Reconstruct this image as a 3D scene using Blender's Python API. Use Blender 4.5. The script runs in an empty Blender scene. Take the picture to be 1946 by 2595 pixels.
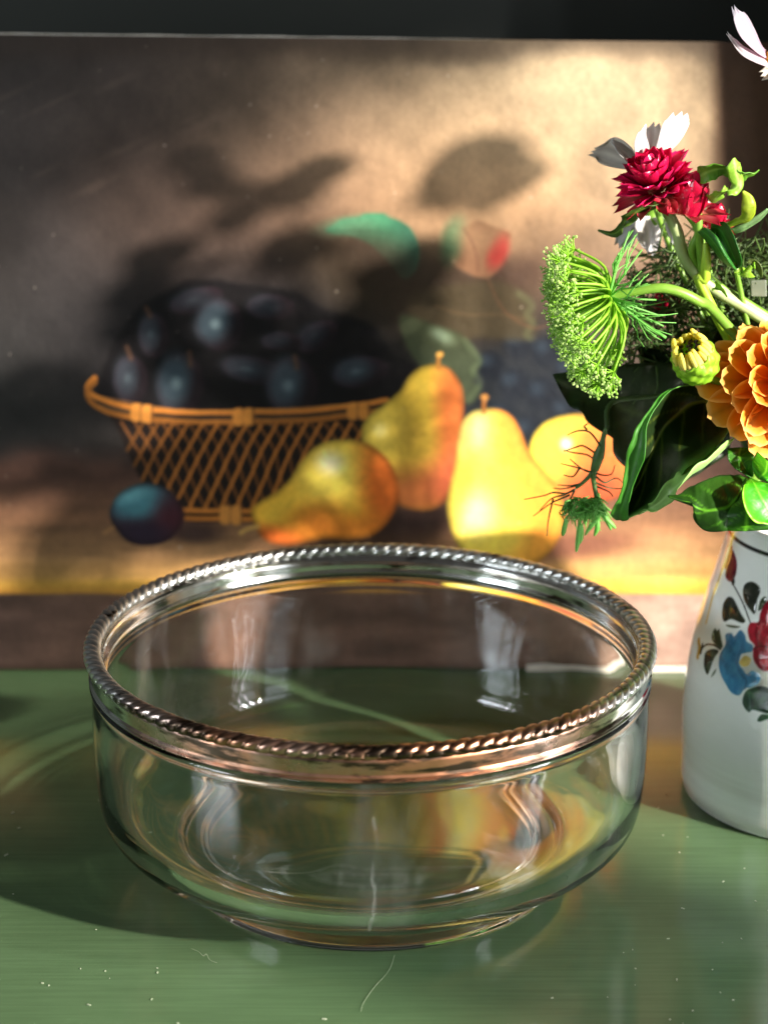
import bpy, bmesh, math, random
import numpy as np
from mathutils import Vector, Matrix, noise as mnoise

random.seed(7)
rng = np.random.default_rng(11)
S = bpy.context.scene
COL = S.collection
PI = math.pi
R = math.radians

# ------------------------------------------------------------------ camera
CAM = np.array([.0049, -.68223, .353])
PITCH = .307859
FPX = 5099.3                      # focal length in photograph pixels (1946 x 2595)
cam_d = bpy.data.cameras.new('camera')
cam_d.sensor_fit = 'VERTICAL'
cam_d.sensor_height = 36
cam_d.sensor_width = 27
cam_d.lens = FPX / 2595 * 36
cam_d.clip_start = .01
cam_d.clip_end = 60
cam_d.dof.use_dof = True
cam_d.dof.focus_distance = .700
cam_d.dof.aperture_fstop = 8.5
cam_o = bpy.data.objects.new('camera', cam_d)
COL.objects.link(cam_o)
cam_o.location = CAM
cam_o.rotation_euler = (PI / 2 - PITCH, 0, 0)
S.camera = cam_o

# ------------------------------------------------------------------ world, lamps, exposure
W = bpy.data.worlds.new('World')
S.world = W
W.use_nodes = True
wb = W.node_tree.nodes['Background']
wb.inputs[0].default_value = (.62, .60, .56, 1)
wb.inputs[1].default_value = .065

SUN_EL = R(18)
SUN_H = np.array([-.811, .585, 0]) / np.hypot(.811, .585)
SUN_DIR = np.array([SUN_H[0] * math.cos(SUN_EL), SUN_H[1] * math.cos(SUN_EL), -math.sin(SUN_EL)])


def aim(o, d):
    o.rotation_euler = Vector(d).to_track_quat('-Z', 'Y').to_euler()


sl = bpy.data.lights.new('low_sunlight', 'SPOT')
sl.energy = 1700
sl.color = (1, .92, .82)
sl.shadow_soft_size = .062
sl.spot_size = R(24)
sl.spot_blend = .2
so = bpy.data.objects.new('low_sunlight', sl)
COL.objects.link(so)
so.location = np.array([0, .05, .12]) - SUN_DIR * 3.4
aim(so, SUN_DIR)
sl.cycles.is_caustics_light = True


def area(name, loc, target, sx, sy, watts, color):
    l = bpy.data.lights.new(name, 'AREA')
    l.shape = 'RECTANGLE'
    l.size, l.size_y = sx, sy
    l.energy = watts
    l.color = color
    o = bpy.data.objects.new(name, l)
    COL.objects.link(o)
    o.location = loc
    aim(o, Vector(target) - Vector(loc))
    return o


# daylight and added highlight strips behind the right-hand window, and behind a second window at the front left
area('window_daylight', (.83, -.60, .33), (0, -.60, .33), .80, .56, 3.0, (.86, .94, 1))
area('highlight_strip', (.82, -.352, .30), (0, -.352, .20), .022, .44, 8.0, (.95, .98, 1))  # narrow lamps added for bright bars in the glass
area('highlight_strip', (.82, -.435, .30), (0, -.435, .20), .016, .44, 2.5, (.90, .96, 1))
area('far_window_daylight', (-1.75, -.92, .70), (0, .05, .05), 0.60, .56, 22, (.84, .93, 1))

vs_ = S.view_settings
vs_.view_transform = 'Standard'
vs_.look = 'None'
vs_.exposure = .12
vs_.gamma = 1
S.cycles.use_denoising = True
S.cycles.max_bounces = 18
S.cycles.transmission_bounces = 14
S.cycles.glossy_bounces = 8
S.cycles.transparent_max_bounces = 12
S.cycles.sample_clamp_indirect = 10
S.cycles.blur_glossy = .05


# ------------------------------------------------------------------ helpers
def lin(c):
    c = np.asarray(c, float) / 255
    return np.where(c <= .04045, c / 12.92, ((c + .055) / 1.055) ** 2.4)


def rgba(c):
    return tuple(lin(c)) + (1,)


FW = np.array([0, math.cos(PITCH), -math.sin(PITCH)])
UP = np.array([0, math.sin(PITCH), math.cos(PITCH)])


def at(px, py, Y):
    """world point seen at photograph pixel (px, py) on the upright plane y = Y"""
    d = FW + np.array([1., 0, 0]) * (px - 973) / FPX - UP * (py - 1297.5) / FPX
    return Vector(CAM + d * (Y - CAM[1]) / d[1])


def mat(name):
    m = bpy.data.materials.new(name)
    m.use_nodes = True
    nt = m.node_tree
    b = nt.nodes['Principled BSDF']
    return m, nt, b


def nd(nt, kind, **kw):
    n = nt.nodes.new(kind)
    for k, v in kw.items():
        if k in n.inputs.keys():
            n.inputs[k].default_value = v
        else:
            setattr(n, k, v)
    return n


def noise_mix(nt, c1, c2, scale, detail=4, lo=.35, hi=.65, vec=None, rough=.6):
    n = nd(nt, 'ShaderNodeTexNoise', Scale=scale, Detail=detail, Roughness=rough)
    if vec is not None:
        nt.links.new(vec, n.inputs['Vector'])
    r = nd(nt, 'ShaderNodeValToRGB')
    r.color_ramp.elements[0].position = lo
    r.color_ramp.elements[1].position = hi
    r.color_ramp.elements[0].color = c1
    r.color_ramp.elements[1].color = c2
    nt.links.new(n.outputs['Fac'], r.inputs[0])
    return r.outputs[0]


def obj_coords(nt, scale=(1, 1, 1)):
    tc = nd(nt, 'ShaderNodeTexCoord')
    mp = nd(nt, 'ShaderNodeMapping')
    mp.inputs['Scale'].default_value = scale
    nt.links.new(tc.outputs['Object'], mp.inputs['Vector'])
    return mp.outputs[0]


def bump(nt, b, height, strength, dist=.001):
    bm_ = nd(nt, 'ShaderNodeBump', Strength=strength, Distance=dist)
    nt.links.new(height, bm_.inputs['Height'])
    nt.links.new(bm_.outputs[0], b.inputs['Normal'])
    return bm_


def simple(name, c, rough=.5, c2=None, scale=60, trans=0., spec=.5, sub=0.):
    """two-tone mottled paint / plant tissue"""
    m, nt, b = mat(name)
    b.inputs['Roughness'].default_value = rough
    b.inputs['Specular IOR Level'].default_value = spec
    if c2 is None:
        c2 = c
    col = noise_mix(nt, rgba(c), rgba(c2), scale, 3, .3, .7, obj_coords(nt))
    nt.links.new(col, b.inputs['Base Color'])
    if trans:
        t = nd(nt, 'ShaderNodeBsdfTranslucent')
        nt.links.new(col, t.inputs[0])
        mx = nd(nt, 'ShaderNodeMixShader')
        mx.inputs[0].default_value = trans
        nt.links.new(b.outputs[0], mx.inputs[1])
        nt.links.new(t.outputs[0], mx.inputs[2])
        nt.links.new(mx.outputs[0], nt.nodes['Material Output'].inputs[0])
    return m


def link(name, me, m=None, parent=None, smooth=True):
    o = bpy.data.objects.new(name, me)
    COL.objects.link(o)
    if m is not None and not me.materials:
        me.materials.append(m)
    if smooth:
        me.polygons.foreach_set('use_smooth', [True] * len(me.polygons))
    if parent:
        o.parent = parent
    return o


def mesh(name, verts, faces):
    me = bpy.data.meshes.new(name)
    me.from_pydata([tuple(v) for v in verts], [], faces)
    me.update()
    return me


def grid_mesh(name, V, nu, nv, close_u=False, close_v=False):
    """V: array (nu*nv,3), quads between rows"""
    idx = np.arange(nu * nv).reshape(nu, nv)
    a = idx
    if close_u:
        a = np.vstack([a, a[:1]])
    if close_v:
        a = np.hstack([a, a[:, :1]])
    q = np.stack([a[:-1, :-1], a[1:, :-1], a[1:, 1:], a[:-1, 1:]], -1).reshape(-1, 4)
    me = bpy.data.meshes.new(name)
    me.vertices.add(len(V))
    me.vertices.foreach_set('co', np.asarray(V, np.float32).ravel())
    n = len(q)
    me.loops.add(n * 4)
    me.polygons.add(n)
    me.loops.foreach_set('vertex_index', q.astype(np.int32).ravel())
    me.polygons.foreach_set('loop_start', np.arange(0, n * 4, 4, dtype=np.int32))
    me.update(calc_edges=True)
    me.validate()
    return me


def lathe(name, prof, n=128, closed=False):
    """prof: list of (r, z) -> mesh turned about z"""
    prof = np.array(prof)
    t = np.linspace(0, 2 * PI, n, endpoint=False)
    V = np.stack([prof[:, None, 0] * np.cos(t), prof[:, None, 0] * np.sin(t), np.repeat(prof[:, 1:2], n, 1)], -1)
    k = len(prof)
    return grid_mesh(name, V.reshape(-1, 3), k, n, close_u=closed, close_v=True)


def spline(pts, n=12, closed=False):
    """Catmull-Rom through pts"""
    P = np.array(pts, float)
    k = len(P)
    out = []
    rng_ = range(k) if closed else range(k - 1)
    for i in rng_:
        if closed:
            p0, p1, p2, p3 = P[i - 1], P[i], P[(i + 1) % k], P[(i + 2) % k]
        else:
            p0, p1, p2, p3 = P[max(i - 1, 0)], P[i], P[i + 1], P[min(i + 2, k - 1)]
        for s in np.arange(n) / n:
            out.append(.5 * ((2 * p1) + (-p0 + p2) * s + (2 * p0 - 5 * p1 + 4 * p2 - p3) * s * s +
                             (-p0 + 3 * p1 - 3 * p2 + p3) * s ** 3))
    if not closed:
        out.append(P[-1])
    return np.array(out)


def tube_arrays(pts, rad, seg=7):
    P = np.array(pts, float)
    n = len(P)
    rad = np.broadcast_to(np.asarray(rad, float), (n,)) if np.ndim(rad) == 0 else np.interp(
        np.linspace(0, 1, n), np.linspace(0, 1, len(rad)), rad)
    T = np.gradient(P, axis=0)
    T /= np.linalg.norm(T, axis=1)[:, None] + 1e-12
    ref = np.array([0, 0, 1.]) if abs(T[0, 2]) < .9 else np.array([1., 0, 0])
    V = []
    for i in range(n):
        u = ref - T[i] * ref.dot(T[i])
        u /= np.linalg.norm(u) + 1e-12
        ref = u
        w = np.cross(T[i], u)
        for j in range(seg):
            a = 2 * PI * j / seg
            V.append(P[i] + rad[i] * (u * math.cos(a) + w * math.sin(a)))
    F = []
    for i in range(n - 1):
        for j in range(seg):
            F.append((i * seg + j, i * seg + (j + 1) % seg, (i + 1) * seg + (j + 1) % seg, (i + 1) * seg + j))
    F.append(tuple(range(seg))[::-1])
    F.append(tuple((n - 1) * seg + j for j in range(seg)))
    return V, F


class MB:
    """collects shapes into one mesh"""
    def __init__(self):
        self.V, self.F = [], []

    def add(self, V, F):
        o = len(self.V)
        self.V += [tuple(v) for v in V]
        self.F += [tuple(i + o for i in f) for f in F]
        return self

    def tube(self, pts, rad, seg=7):
        return self.add(*tube_arrays(pts, rad, seg))

    def box(self, c, s):
        x, y, z = c
        a, b, h = s[0] / 2, s[1] / 2, s[2] / 2
        V = [(x + i * a, y + j * b, z + k * h) for i in (-1, 1) for j in (-1, 1) for k in (-1, 1)]
        return self.add(V, [(0, 1, 3, 2), (4, 6, 7, 5), (0, 4, 5, 1), (2, 3, 7, 6), (0, 2, 6, 4), (1, 5, 7, 3)])

    def ball(self, c, r, n=6, m=5):
        V = [(c[0], c[1], c[2] + r)]
        for i in range(1, m):
            a = PI * i / m
            for j in range(n):
                b = 2 * PI * j / n
                V.append((c[0] + r * math.sin(a) * math.cos(b), c[1] + r * math.sin(a) * math.sin(b), c[2] + r * math.cos(a)))
        V.append((c[0], c[1], c[2] - r))
        F = [(0, 1 + j, 1 + (j + 1) % n) for j in range(n)]
        for i in range(m - 2):
            for j in range(n):
                F.append((1 + i * n + j, 1 + (i + 1) * n + j, 1 + (i + 1) * n + (j + 1) % n, 1 + i * n + (j + 1) % n))
        L = len(V) - 1
        F += [(L, 1 + (m - 2) * n + (j + 1) % n, 1 + (m - 2) * n + j) for j in range(n)]
        return self.add(V, F)

    def build(self, name, m, parent=None, smooth=True):
        return link(name, mesh(name, self.V, self.F), m, parent, smooth)


def tag(o, label=None, cat=None, group=None, kind=None):
    for k, v in (('label', label), ('category', cat), ('group', group), ('kind', kind)):
        if v:
            o[k] = v
    return o


def thing(name, label, cat, loc=(0, 0, 0), group=None):
    o = bpy.data.objects.new(name, None)
    o.empty_display_size = .02
    COL.objects.link(o)
    o.location = loc
    return tag(o, label, cat, group)


def bevel(o, w=.002, seg=2):
    md = o.modifiers.new('edge', 'BEVEL')
    md.width = w
    md.segments = seg
    md.limit_method = 'ANGLE'
    return o


def fbm(x, y, sc, seed, octs=4):
    """cheap value noise, ~0..1"""
    g = np.random.default_rng(seed)
    out = np.zeros_like(x)
    amp, tot = 1., 0.
    for o in range(octs):
        T = g.random((64, 64))
        u, v = x / sc * 2 ** o + 7.3 * o, y / sc * 2 ** o + 3.1 * o
        i, j = np.floor(u).astype(int), np.floor(v).astype(int)
        fu, fv = u - i, v - j
        fu, fv = fu * fu * (3 - 2 * fu), fv * fv * (3 - 2 * fv)
        i, j, i1, j1 = i % 64, j % 64, (i + 1) % 64, (j + 1) % 64
        out += amp * ((T[i, j] * (1 - fu) + T[i1, j] * fu) * (1 - fv) + (T[i, j1] * (1 - fu) + T[i1, j1] * fu) * fv)
        tot += amp
        amp *= .5
    return out / tot


def sstep(a, b, x):
    t = np.clip((x - a) / (b - a), 0, 1)
    return t * t * (3 - 2 * t)


class Painter:
    """paints soft brush shapes onto scattered sample points (x, y) - colours are pigment, 0..255 sRGB"""
    def __init__(self, x, y, base):
        self.x, self.y = x, y
        self.c = np.tile(np.array(base, float), (len(x), 1))

    def put(self, m, col):
        col = np.asarray(col, float)
        self.c += (col - self.c) * m[:, None]

    def ell(self, cx, cy, rx, ry, ang=0, soft=.3, col=(0, 0, 0), op=1.):
        a = R(ang)
        dx, dy = self.x - cx, self.y - cy
        u, v = (dx * math.cos(a) + dy * math.sin(a)) / rx, (-dx * math.sin(a) + dy * math.cos(a)) / ry
        d = np.sqrt(u * u + v * v)
        m = (1 - sstep(1 - soft, 1 + soft, d)) * op
        self.put(m, col)
        return m

    def sdf(self, P, margin):
        x, y = self.x, self.y
        d = np.full(len(x), 1e9)
        k = np.where((x > P[:, 0].min() - margin) & (x < P[:, 0].max() + margin) &
                     (y > P[:, 1].min() - margin) & (y < P[:, 1].max() + margin))[0]
        X, Y = x[k], y[k]
        best = np.full(len(k), 1e18)
        inside = np.zeros(len(k), bool)
        for i in range(len(P)):
            a, b = P[i - 1], P[i]
            e = b - a
            L = e.dot(e) + 1e-12
            t = np.clip(((X - a[0]) * e[0] + (Y - a[1]) * e[1]) / L, 0, 1)
            best = np.minimum(best, (X - a[0] - t * e[0]) ** 2 + (Y - a[1] - t * e[1]) ** 2)
            if a[1] != b[1]:
                c = ((a[1] > Y) != (b[1] > Y)) & (X < (b[0] - a[0]) * (Y - a[1]) / (b[1] - a[1]) + a[0])
                inside ^= c
        d[k] = np.where(inside, -np.sqrt(best), np.sqrt(best))
        return d

    def poly(self, pts, soft, col=None, op=1., n=6):
        P = spline(pts, n, True)
        d = self.sdf(P, soft * 2 + 1)
        m = (1 - sstep(-soft, soft, d)) * op
        if col is not None:
            self.put(m, col)
        return m, d

    def stroke(self, pts, w, soft, col, op=1., n=6):
        P = spline(pts, n)
        g = w + soft + 1
        k = np.where((self.x > P[:, 0].min() - g) & (self.x < P[:, 0].max() + g) &
                     (self.y > P[:, 1].min() - g) & (self.y < P[:, 1].max() + g))[0]
        x, y = self.x[k], self.y[k]
        best = np.full(len(k), 1e18)
        for a, b in zip(P[:-1], P[1:]):
            e = b - a
            t = np.clip(((x - a[0]) * e[0] + (y - a[1]) * e[1]) / (e.dot(e) + 1e-12), 0, 1)
            best = np.minimum(best, (x - a[0] - t * e[0]) ** 2 + (y - a[1] - t * e[1]) ** 2)
        m = np.zeros(len(self.x))
        m[k] = (1 - sstep(w - soft, w + soft, np.sqrt(best))) * op
        self.put(m, col)
        return m


def paint_attr(me, cols):
    a = me.color_attributes.new('pigment', 'FLOAT_COLOR', 'POINT')
    c = np.ones((len(cols), 4), np.float32)
    c[:, :3] = lin(np.clip(cols, 0, 255))
    a.data.foreach_set('color', c.ravel())

# ================================================================== the setting
LEAN = R(4.6)                     # the painting leans back against the wall
# ---- green painted table top
m_table, nt, b = mat('green_gloss_paint')
co = obj_coords(nt, (1, 1, 1))
streak = obj_coords(nt, (2.2, 60, 60))
c1 = noise_mix(nt, rgba((76, 100, 67)), rgba((89, 115, 80)), 9, 6, .25, .75, streak)
c2 = noise_mix(nt, (0, 0, 0, 1), (1, 1, 1, 1), 14, 4, .45, .75, co)
mx = nd(nt, 'ShaderNodeMix', data_type='RGBA', blend_type='MULTIPLY')
mx.inputs[0].default_value = .18
nt.links.new(c1, mx.inputs[6])
nt.links.new(c2, mx.inputs[7])
nt.links.new(mx.outputs[2], b.inputs['Base Color'])
b.inputs['Specular IOR Level'].default_value = .5
rr = noise_mix(nt, (.07, .07, .07, 1), (.18, .18, .18, 1), 22, 4, .35, .7, streak)
nt.links.new(rr, b.inputs['Roughness'])
hn = nd(nt, 'ShaderNodeTexNoise', Scale=7., Detail=5., Roughness=.6)
nt.links.new(streak, hn.inputs['Vector'])
wn = nd(nt, 'ShaderNodeTexNoise', Scale=11., Detail=6., Roughness=.65)
nt.links.new(obj_coords(nt, (1, 2.2, 1)), wn.inputs['Vector'])
dn = nd(nt, 'ShaderNodeTexVoronoi', Scale=38.)
nt.links.new(co, dn.inputs['Vector'])
dr = nd(nt, 'ShaderNodeMapRange')
dr.inputs[1].default_value, dr.inputs[2].default_value, dr.inputs[3].default_value, dr.inputs[4].default_value = 0, .09, -.5, 0
nt.links.new(dn.outputs['Distance'], dr.inputs[0])
s1_ = nd(nt, 'ShaderNodeMath', operation='MULTIPLY_ADD')
s1_.inputs[1].default_value = .55
nt.links.new(hn.outputs['Fac'], s1_.inputs[0])
nt.links.new(wn.outputs['Fac'], s1_.inputs[2])
s2_ = nd(nt, 'ShaderNodeMath', operation='ADD')
nt.links.new(s1_.outputs[0], s2_.inputs[0])
nt.links.new(dr.outputs[0], s2_.inputs[1])
bump(nt, b, s2_.outputs[0], .10, .0012)
mb = MB().box((.15, -.10, -.02), (2.0, .70, .04))
tt = bevel(mb.build('tabletop', m_table, None, False), .004)
tag(tt, kind='structure', label='glossy green painted table top under the glass bowl')

# ---- dark green wall behind
m_wall = simple('dark_green_wall_paint', (20, 23, 17), .6, (24, 28, 21), 5)
mb = MB().box((.15, .30, .35), (2.0, .04, 1.6))
tag(mb.build('back_wall', m_wall, None, False), kind='structure', label='dark green wall behind the painting')

# ---- window wall on the right, outside of the frame, with its casement and a draped curtain
WX = .75
m_plaster = simple('warm_plaster', (150, 138, 120), .8, (160, 148, 130), 4)
for c_, s_ in (((WX + .03, -.294 + .40, .5), (.06, .80, 1.4)), ((WX + .03, -1.04 - .6, .5), (.06, 1.2, 1.4)), ((WX + .03, -.667, .548 + .375), (.06, .746, .75)), ((WX + .03, -.667, -.085), (.06, .746, .23))):
    tag(MB().box(c_, s_).build('window_wall', m_plaster, None, False), kind='structure')
m_white = simple('white_window_paint', (206, 206, 198), .35, (216, 216, 208), 9)


def casement(name, label, cx, cy, cz, w, h, yaw, nx, nz):
    t = thing(name, label, 'window', (cx, cy, cz))
    t.rotation_euler = (0, 0, yaw)
    f = .03
    for i in range(nx + 1):
        MB().box((-w / 2 + i * w / nx, 0, 0), (f if i in (0, nx) else .018, .03, h)).build('mullion' if 0 < i < nx else 'side_frame', m_white, t, False)
    for j in range(nz + 1):
        MB().box((0, .001, -h / 2 + j * h / nz), (w - .02, .028, f if j in (0, nz) else .016)).build('glazing_bar' if 0 < j < nz else 'rail', m_white, t, False)
    return t


casement('casement_window', 'white casement window in the wall right of the bowl, outside of the photo', WX + .045, -.660, .289, .70, .518, PI / 2, 1, 1)
bx_ = thing('sun_block_box', 'plain wooden box added to shade the table, on the window sill at the right, outside of the photo', 'box', (WX + .03, -.5565, .03))  # unseen block, added only to shade the table and bowl
bevel(MB().box((0, 0, .17), (.06, .079, .34)).build('box_body', simple('box_wood', (124, 96, 66), .7, (104, 80, 54), 30), bx_, False), .003)
MB().box((0, 0, .346), (.066, .085, .012)).build('box_lid', bpy.data.materials['box_wood'], bx_, False)
casement('casement_window', 'white casement window across the room at the left, outside of the photo', -1.70, -.895, .69, .62, .58, R(62.3) + PI, 2, 2)
# ---- added unseen panel, just right of the frame: its front edge cuts the sunlight off the painting
MB_ = MB().box((.256, .2015, .26), (.022, .157, .52))
tag(bevel(MB_.build('sun_block_panel', m_wall, None, False), .003), kind='structure')

# ---- dust and lint lying on the table
m_dust = simple('pale_dust', (176, 180, 158), .8, (120, 136, 104), 300)
mb = MB()
for i in range(260):
    x, y = rng.uniform(-.2, .22), rng.uniform(-.16, .06)
    if x * x + y * y < .108 ** 2 or (x - .1805) ** 2 + (y - .0592) ** 2 < .06 ** 2:
        continue
    s = rng.uniform(.0001, .00032) * (1 if rng.random() < .85 else 1.7)
    a, k = rng.uniform(0, PI), rng.uniform(1, 3)
    ca, sa = math.cos(a), math.sin(a)
    V = [(x + ca * u * s * k - sa * v * s, y + sa * u * s * k + ca * v * s, z) for z in (.00006, .0003)
         for u, v in ((-1, -.6), (.7, -1), (1, .8), (-.6, 1))]
    mb.add(V, [(0, 3, 2, 1), (4, 5, 6, 7), (0, 1, 5, 4), (1, 2, 6, 5), (2, 3, 7, 6), (3, 0, 4, 7)])


def ground(px, py, z=0.):
    d = FW + np.array([1., 0, 0]) * (px - 973) / FPX - UP * (py - 1297.5) / FPX
    return CAM + d * (z - CAM[2]) / d[2]


for pts in (((486, 2404), (505, 2412), (515, 2422), (524, 2418), (532, 2432), (550, 2440)),
            ((1000, 2420), (985, 2460), (950, 2500), (922, 2540), (915, 2562))):
    mb.tube(spline([ground(p[0], p[1], .0003) for p in pts], 6), .00005, 4)
tag(mb.build('table_dust', m_dust, None, False), 'pale dust specks and lint on the green table', kind='stuff')

# ================================================================== the still life painting
PO = np.array([0, .1836, .0012])
PU = np.array([0, math.sin(LEAN), math.cos(LEAN)])
PN = np.array([0, -math.cos(LEAN), math.sin(LEAN)])
PX0, PX1 = -.205, .235
NXP, NYP = 860, 560


def ptop(x):
    return .2862 - .0105 * (x + .165)      # the stretcher is slightly out of square


gx = np.repeat(np.linspace(PX0, PX1, NXP), NYP)
gv = np.tile(np.linspace(0, 1, NYP), NXP)
gh = gv * ptop(gx)
V = PO + np.stack([gx, 0 * gx, 0 * gx], -1) + gh[:, None] * PU
# the design is drawn in its own flat units (1659 wide), laid out from a fixed viewing distance of the canvas
d = V - CAM
dep = d @ FW
DX = (973 + FPX * d[:, 0] / dep) / 1.17300
DY = (1297.5 - FPX * (d @ UP) / dep) / 1.17300
wx = (fbm(DX, DY, 60, 1) - .5) * 10
wy = (fbm(DX, DY, 60, 2) - .5) * 10
P = Painter(DX + wx * .5, DY + wy * .5, (120, 95, 75))
# ground colours: gaussian-weighted anchors
anch = [(0, 100, 46, 42, 40), (0, 300, 66, 58, 56), (200, 200, 64, 55, 51), (300, 420, 72, 58, 51), (100, 600, 52, 48, 48),
        (0, 800, 44, 44, 44), (150, 900, 40, 36, 34), (500, 150, 66, 56, 50), (620, 260, 128, 104, 84), (750, 120, 140, 116, 94),
        (900, 250, 196, 168, 134), (1100, 180, 208, 182, 146), (1300, 300, 208, 180, 142), (1450, 200, 196, 168, 134), (1480, 500, 186, 150, 118),
        (1150, 480, 204, 160, 118), (1000, 420, 190, 148, 108), (800, 430, 150, 116, 88), (600, 520, 78, 60, 50), (500, 640, 60, 48, 42),
        (750, 650, 62, 50, 38), (1100, 620, 66, 48, 36), (1250, 680, 48, 40, 38), (1200, 850, 34, 38, 42), (1100, 950, 34, 36, 38),
        (900, 780, 48, 48, 36), (1500, 700, 130, 100, 78), (1700, 300, 196, 160, 120), (1700, 700, 120, 90, 70), (1500, 950, 70, 56, 50),
        (-100, 500, 70, 62, 58), (1900, 500, 150, 118, 90)]
num = np.zeros((len(DX), 3))
den = np.zeros(len(DX)) + 1e-9
for ax, ay, r_, g_, b_ in anch:
    w = np.exp(-((P.x - ax) ** 2 + (P.y - ay) ** 2) / (2 * 120 ** 2)) + 1e-7
    num += w[:, None] * np.array([r_, g_, b_])
    den += w
P.c = num / den[:, None]
P.c *= (1 - .13 * sstep(110, 190, P.c.max(axis=1)))[:, None]
n1 = fbm(DX, DY, 130, 3)
n2 = fbm(DX * .7 + DY * .7, (DY - DX) * 3, 120, 4)
P.c *= (1 + (n1 - .5) * .5 + (n2 - .5) * .10)[:, None]
P.put(sstep(150, 90, DY + (n1 - .5) * 40) * .55, (52, 42, 36))

# ledge that the fruit stands on, its bright front arris and its face
yl = DY + (fbm(DX, DY * 0, 200, 9) - .5) * 8
t = sstep(940, 1010, yl + (fbm(DX, DY, 90, 5) - .5) * 60)
lc = np.stack([np.interp(DY, [940, 1040, 1120, 1200, 1245, 1262, 1284], q) for q in
               ([58, 92, 132, 176, 206, 226, 214], [42, 64, 94, 132, 156, 172, 150], [38, 52, 68, 88, 88, 74, 60])], -1)
warm = sstep(-100, 900, DX)[:, None]
lc = lc * (.78 + .22 * warm)
ln = (fbm(DX, DY * 7, 160, 6) - .5) * .34 + (fbm(DX, DY, 90, 12) - .5) * .2
P.put(t, lc * (1 + ln[:, None]))
t = sstep(1280, 1288, yl)
fc = np.stack([np.interp(DX, [-200, 300, 900, 1300, 1700], q) for q in
               ([108, 108, 104, 152, 186], [84, 80, 78, 124, 152], [74, 66, 66, 108, 138])], -1)  # brighter right: the sunlit part of the face put into the pigment
fn = (fbm(DX, DY * 4, 140, 7) - .5) * .45 + (fbm(DX, DY, 40, 8) - .5) * .2
P.put(t, fc * (1 + fn[:, None]))
P.put(sstep(1425, 1446, DY) * .5, (70, 50, 40))


def c7(p):
    return [(x * .4729 + 153.5, y * .4729 + 562.7) for x, y in p]


def c8(p):
    return [(x * .4626 + 682, y * .4626 + 383.6) for x, y in p]


# dark mass behind and vine foliage
P.ell(560, 760, 400, 190, 0, .55, (26, 24, 26), .85)
P.ell(1130, 860, 190, 170, 0, .5, (30, 34, 40), .8)
P.ell(830, 600, 150, 90, 10, .6, (52, 42, 30), .8)
P.ell(1000, 650, 170, 90, 0, .7, (50, 38, 28), .85)
P.ell(1110, 590, 90, 34, -12, .8, (60, 42, 34), .6)
for gxx, gyy, gr in ((1060, 790, 30), (1120, 740, 34), (1180, 760, 32), (1230, 800, 34), (1110, 830, 34), (1170, 850, 36), (1080, 900, 34),
                     (1140, 930, 34), (1220, 890, 32), (1200, 950, 30), (1290, 850, 34), (1060, 960, 30)):
    P.ell(gxx, gyy, gr, gr, 0, .35, (22, 26, 34), .85)
    P.ell(gxx - 10, gyy - 10, gr * .45, gr * .4, 0, .9, (52, 66, 78), .45)
m, dd = P.poly(c8([(430, 560), (620, 500), (830, 480), (960, 530), (1015, 600), (1020, 740), (900, 760), (740, 750), (640, 790), (500, 760)]),
               12, (64, 54, 36), .85)
P.stroke(c8([(950, 540), (1010, 590), (990, 640), (1015, 680), (985, 730), (1005, 750)]), 7, 8, (92, 96, 66), .5)
P.stroke(c8([(560, 600), (700, 640), (860, 640), (980, 660)]), 3, 4, (96, 74, 50), .4)
m, dd = P.poly(c8([(400, 640), (560, 690), (690, 740), (770, 850), (740, 950), (770, 980), (720, 1060), (600, 1000), (500, 900), (420, 780)]),
               8, (58, 66, 44), .85)
P.stroke(c8([(700, 760), (770, 850), (735, 900), (765, 960), (715, 1040)]), 6, 7, (92, 104, 74), .5)
P.ell(*c8([(590, 740)])[0], 24, 12, 30, .9, (132, 150, 124), .7)
m, dd = P.poly(c8([(50, 245), (95, 215), (125, 195), (200, 185), (225, 172), (310, 168), (345, 188), (390, 205), (440, 240), (475, 320), (470, 420),
                   (420, 470), (380, 440), (320, 370), (250, 310), (170, 275), (90, 262)]), 5, (60, 126, 90))
P.put(m * sstep(800, 910, DX), (44, 84, 66))
P.ell(*c8([(170, 225)])[0], 60, 18, -8, .8, (104, 168, 126), .6)
P.stroke(c8([(60, 250), (200, 250), (330, 260), (450, 330)]), 2, 2, (52, 104, 76), .6)
P.ell(*c8([(300, 400)])[0], 110, 60, 30, .7, (50, 38, 28), .8)
m, dd = P.poly(c8([(600, 250), (640, 220), (700, 230), (760, 205), (830, 230), (910, 262), (880, 330), (860, 420), (800, 470), (700, 440), (620, 380)]),
               6, (118, 84, 60))
P.ell(*c8([(640, 290)])[0], 22, 44, 15, .7, (70, 110, 76), .8)
P.ell(*c8([(850, 350)])[0], 20, 36, 20, .6, (150, 46, 40), .9)
P.ell(*c8([(750, 280)])[0], 42, 30, 0, .8, (146, 112, 82), .7)
P.stroke(c8([(690, 240), (740, 320), (760, 440)]), 2, 2, (90, 58, 44), .6)
P.stroke(c8([(800, 460), (880, 620), (1010, 700), (1100, 680)]), 3, 3, (96, 64, 44), .5)

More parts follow.
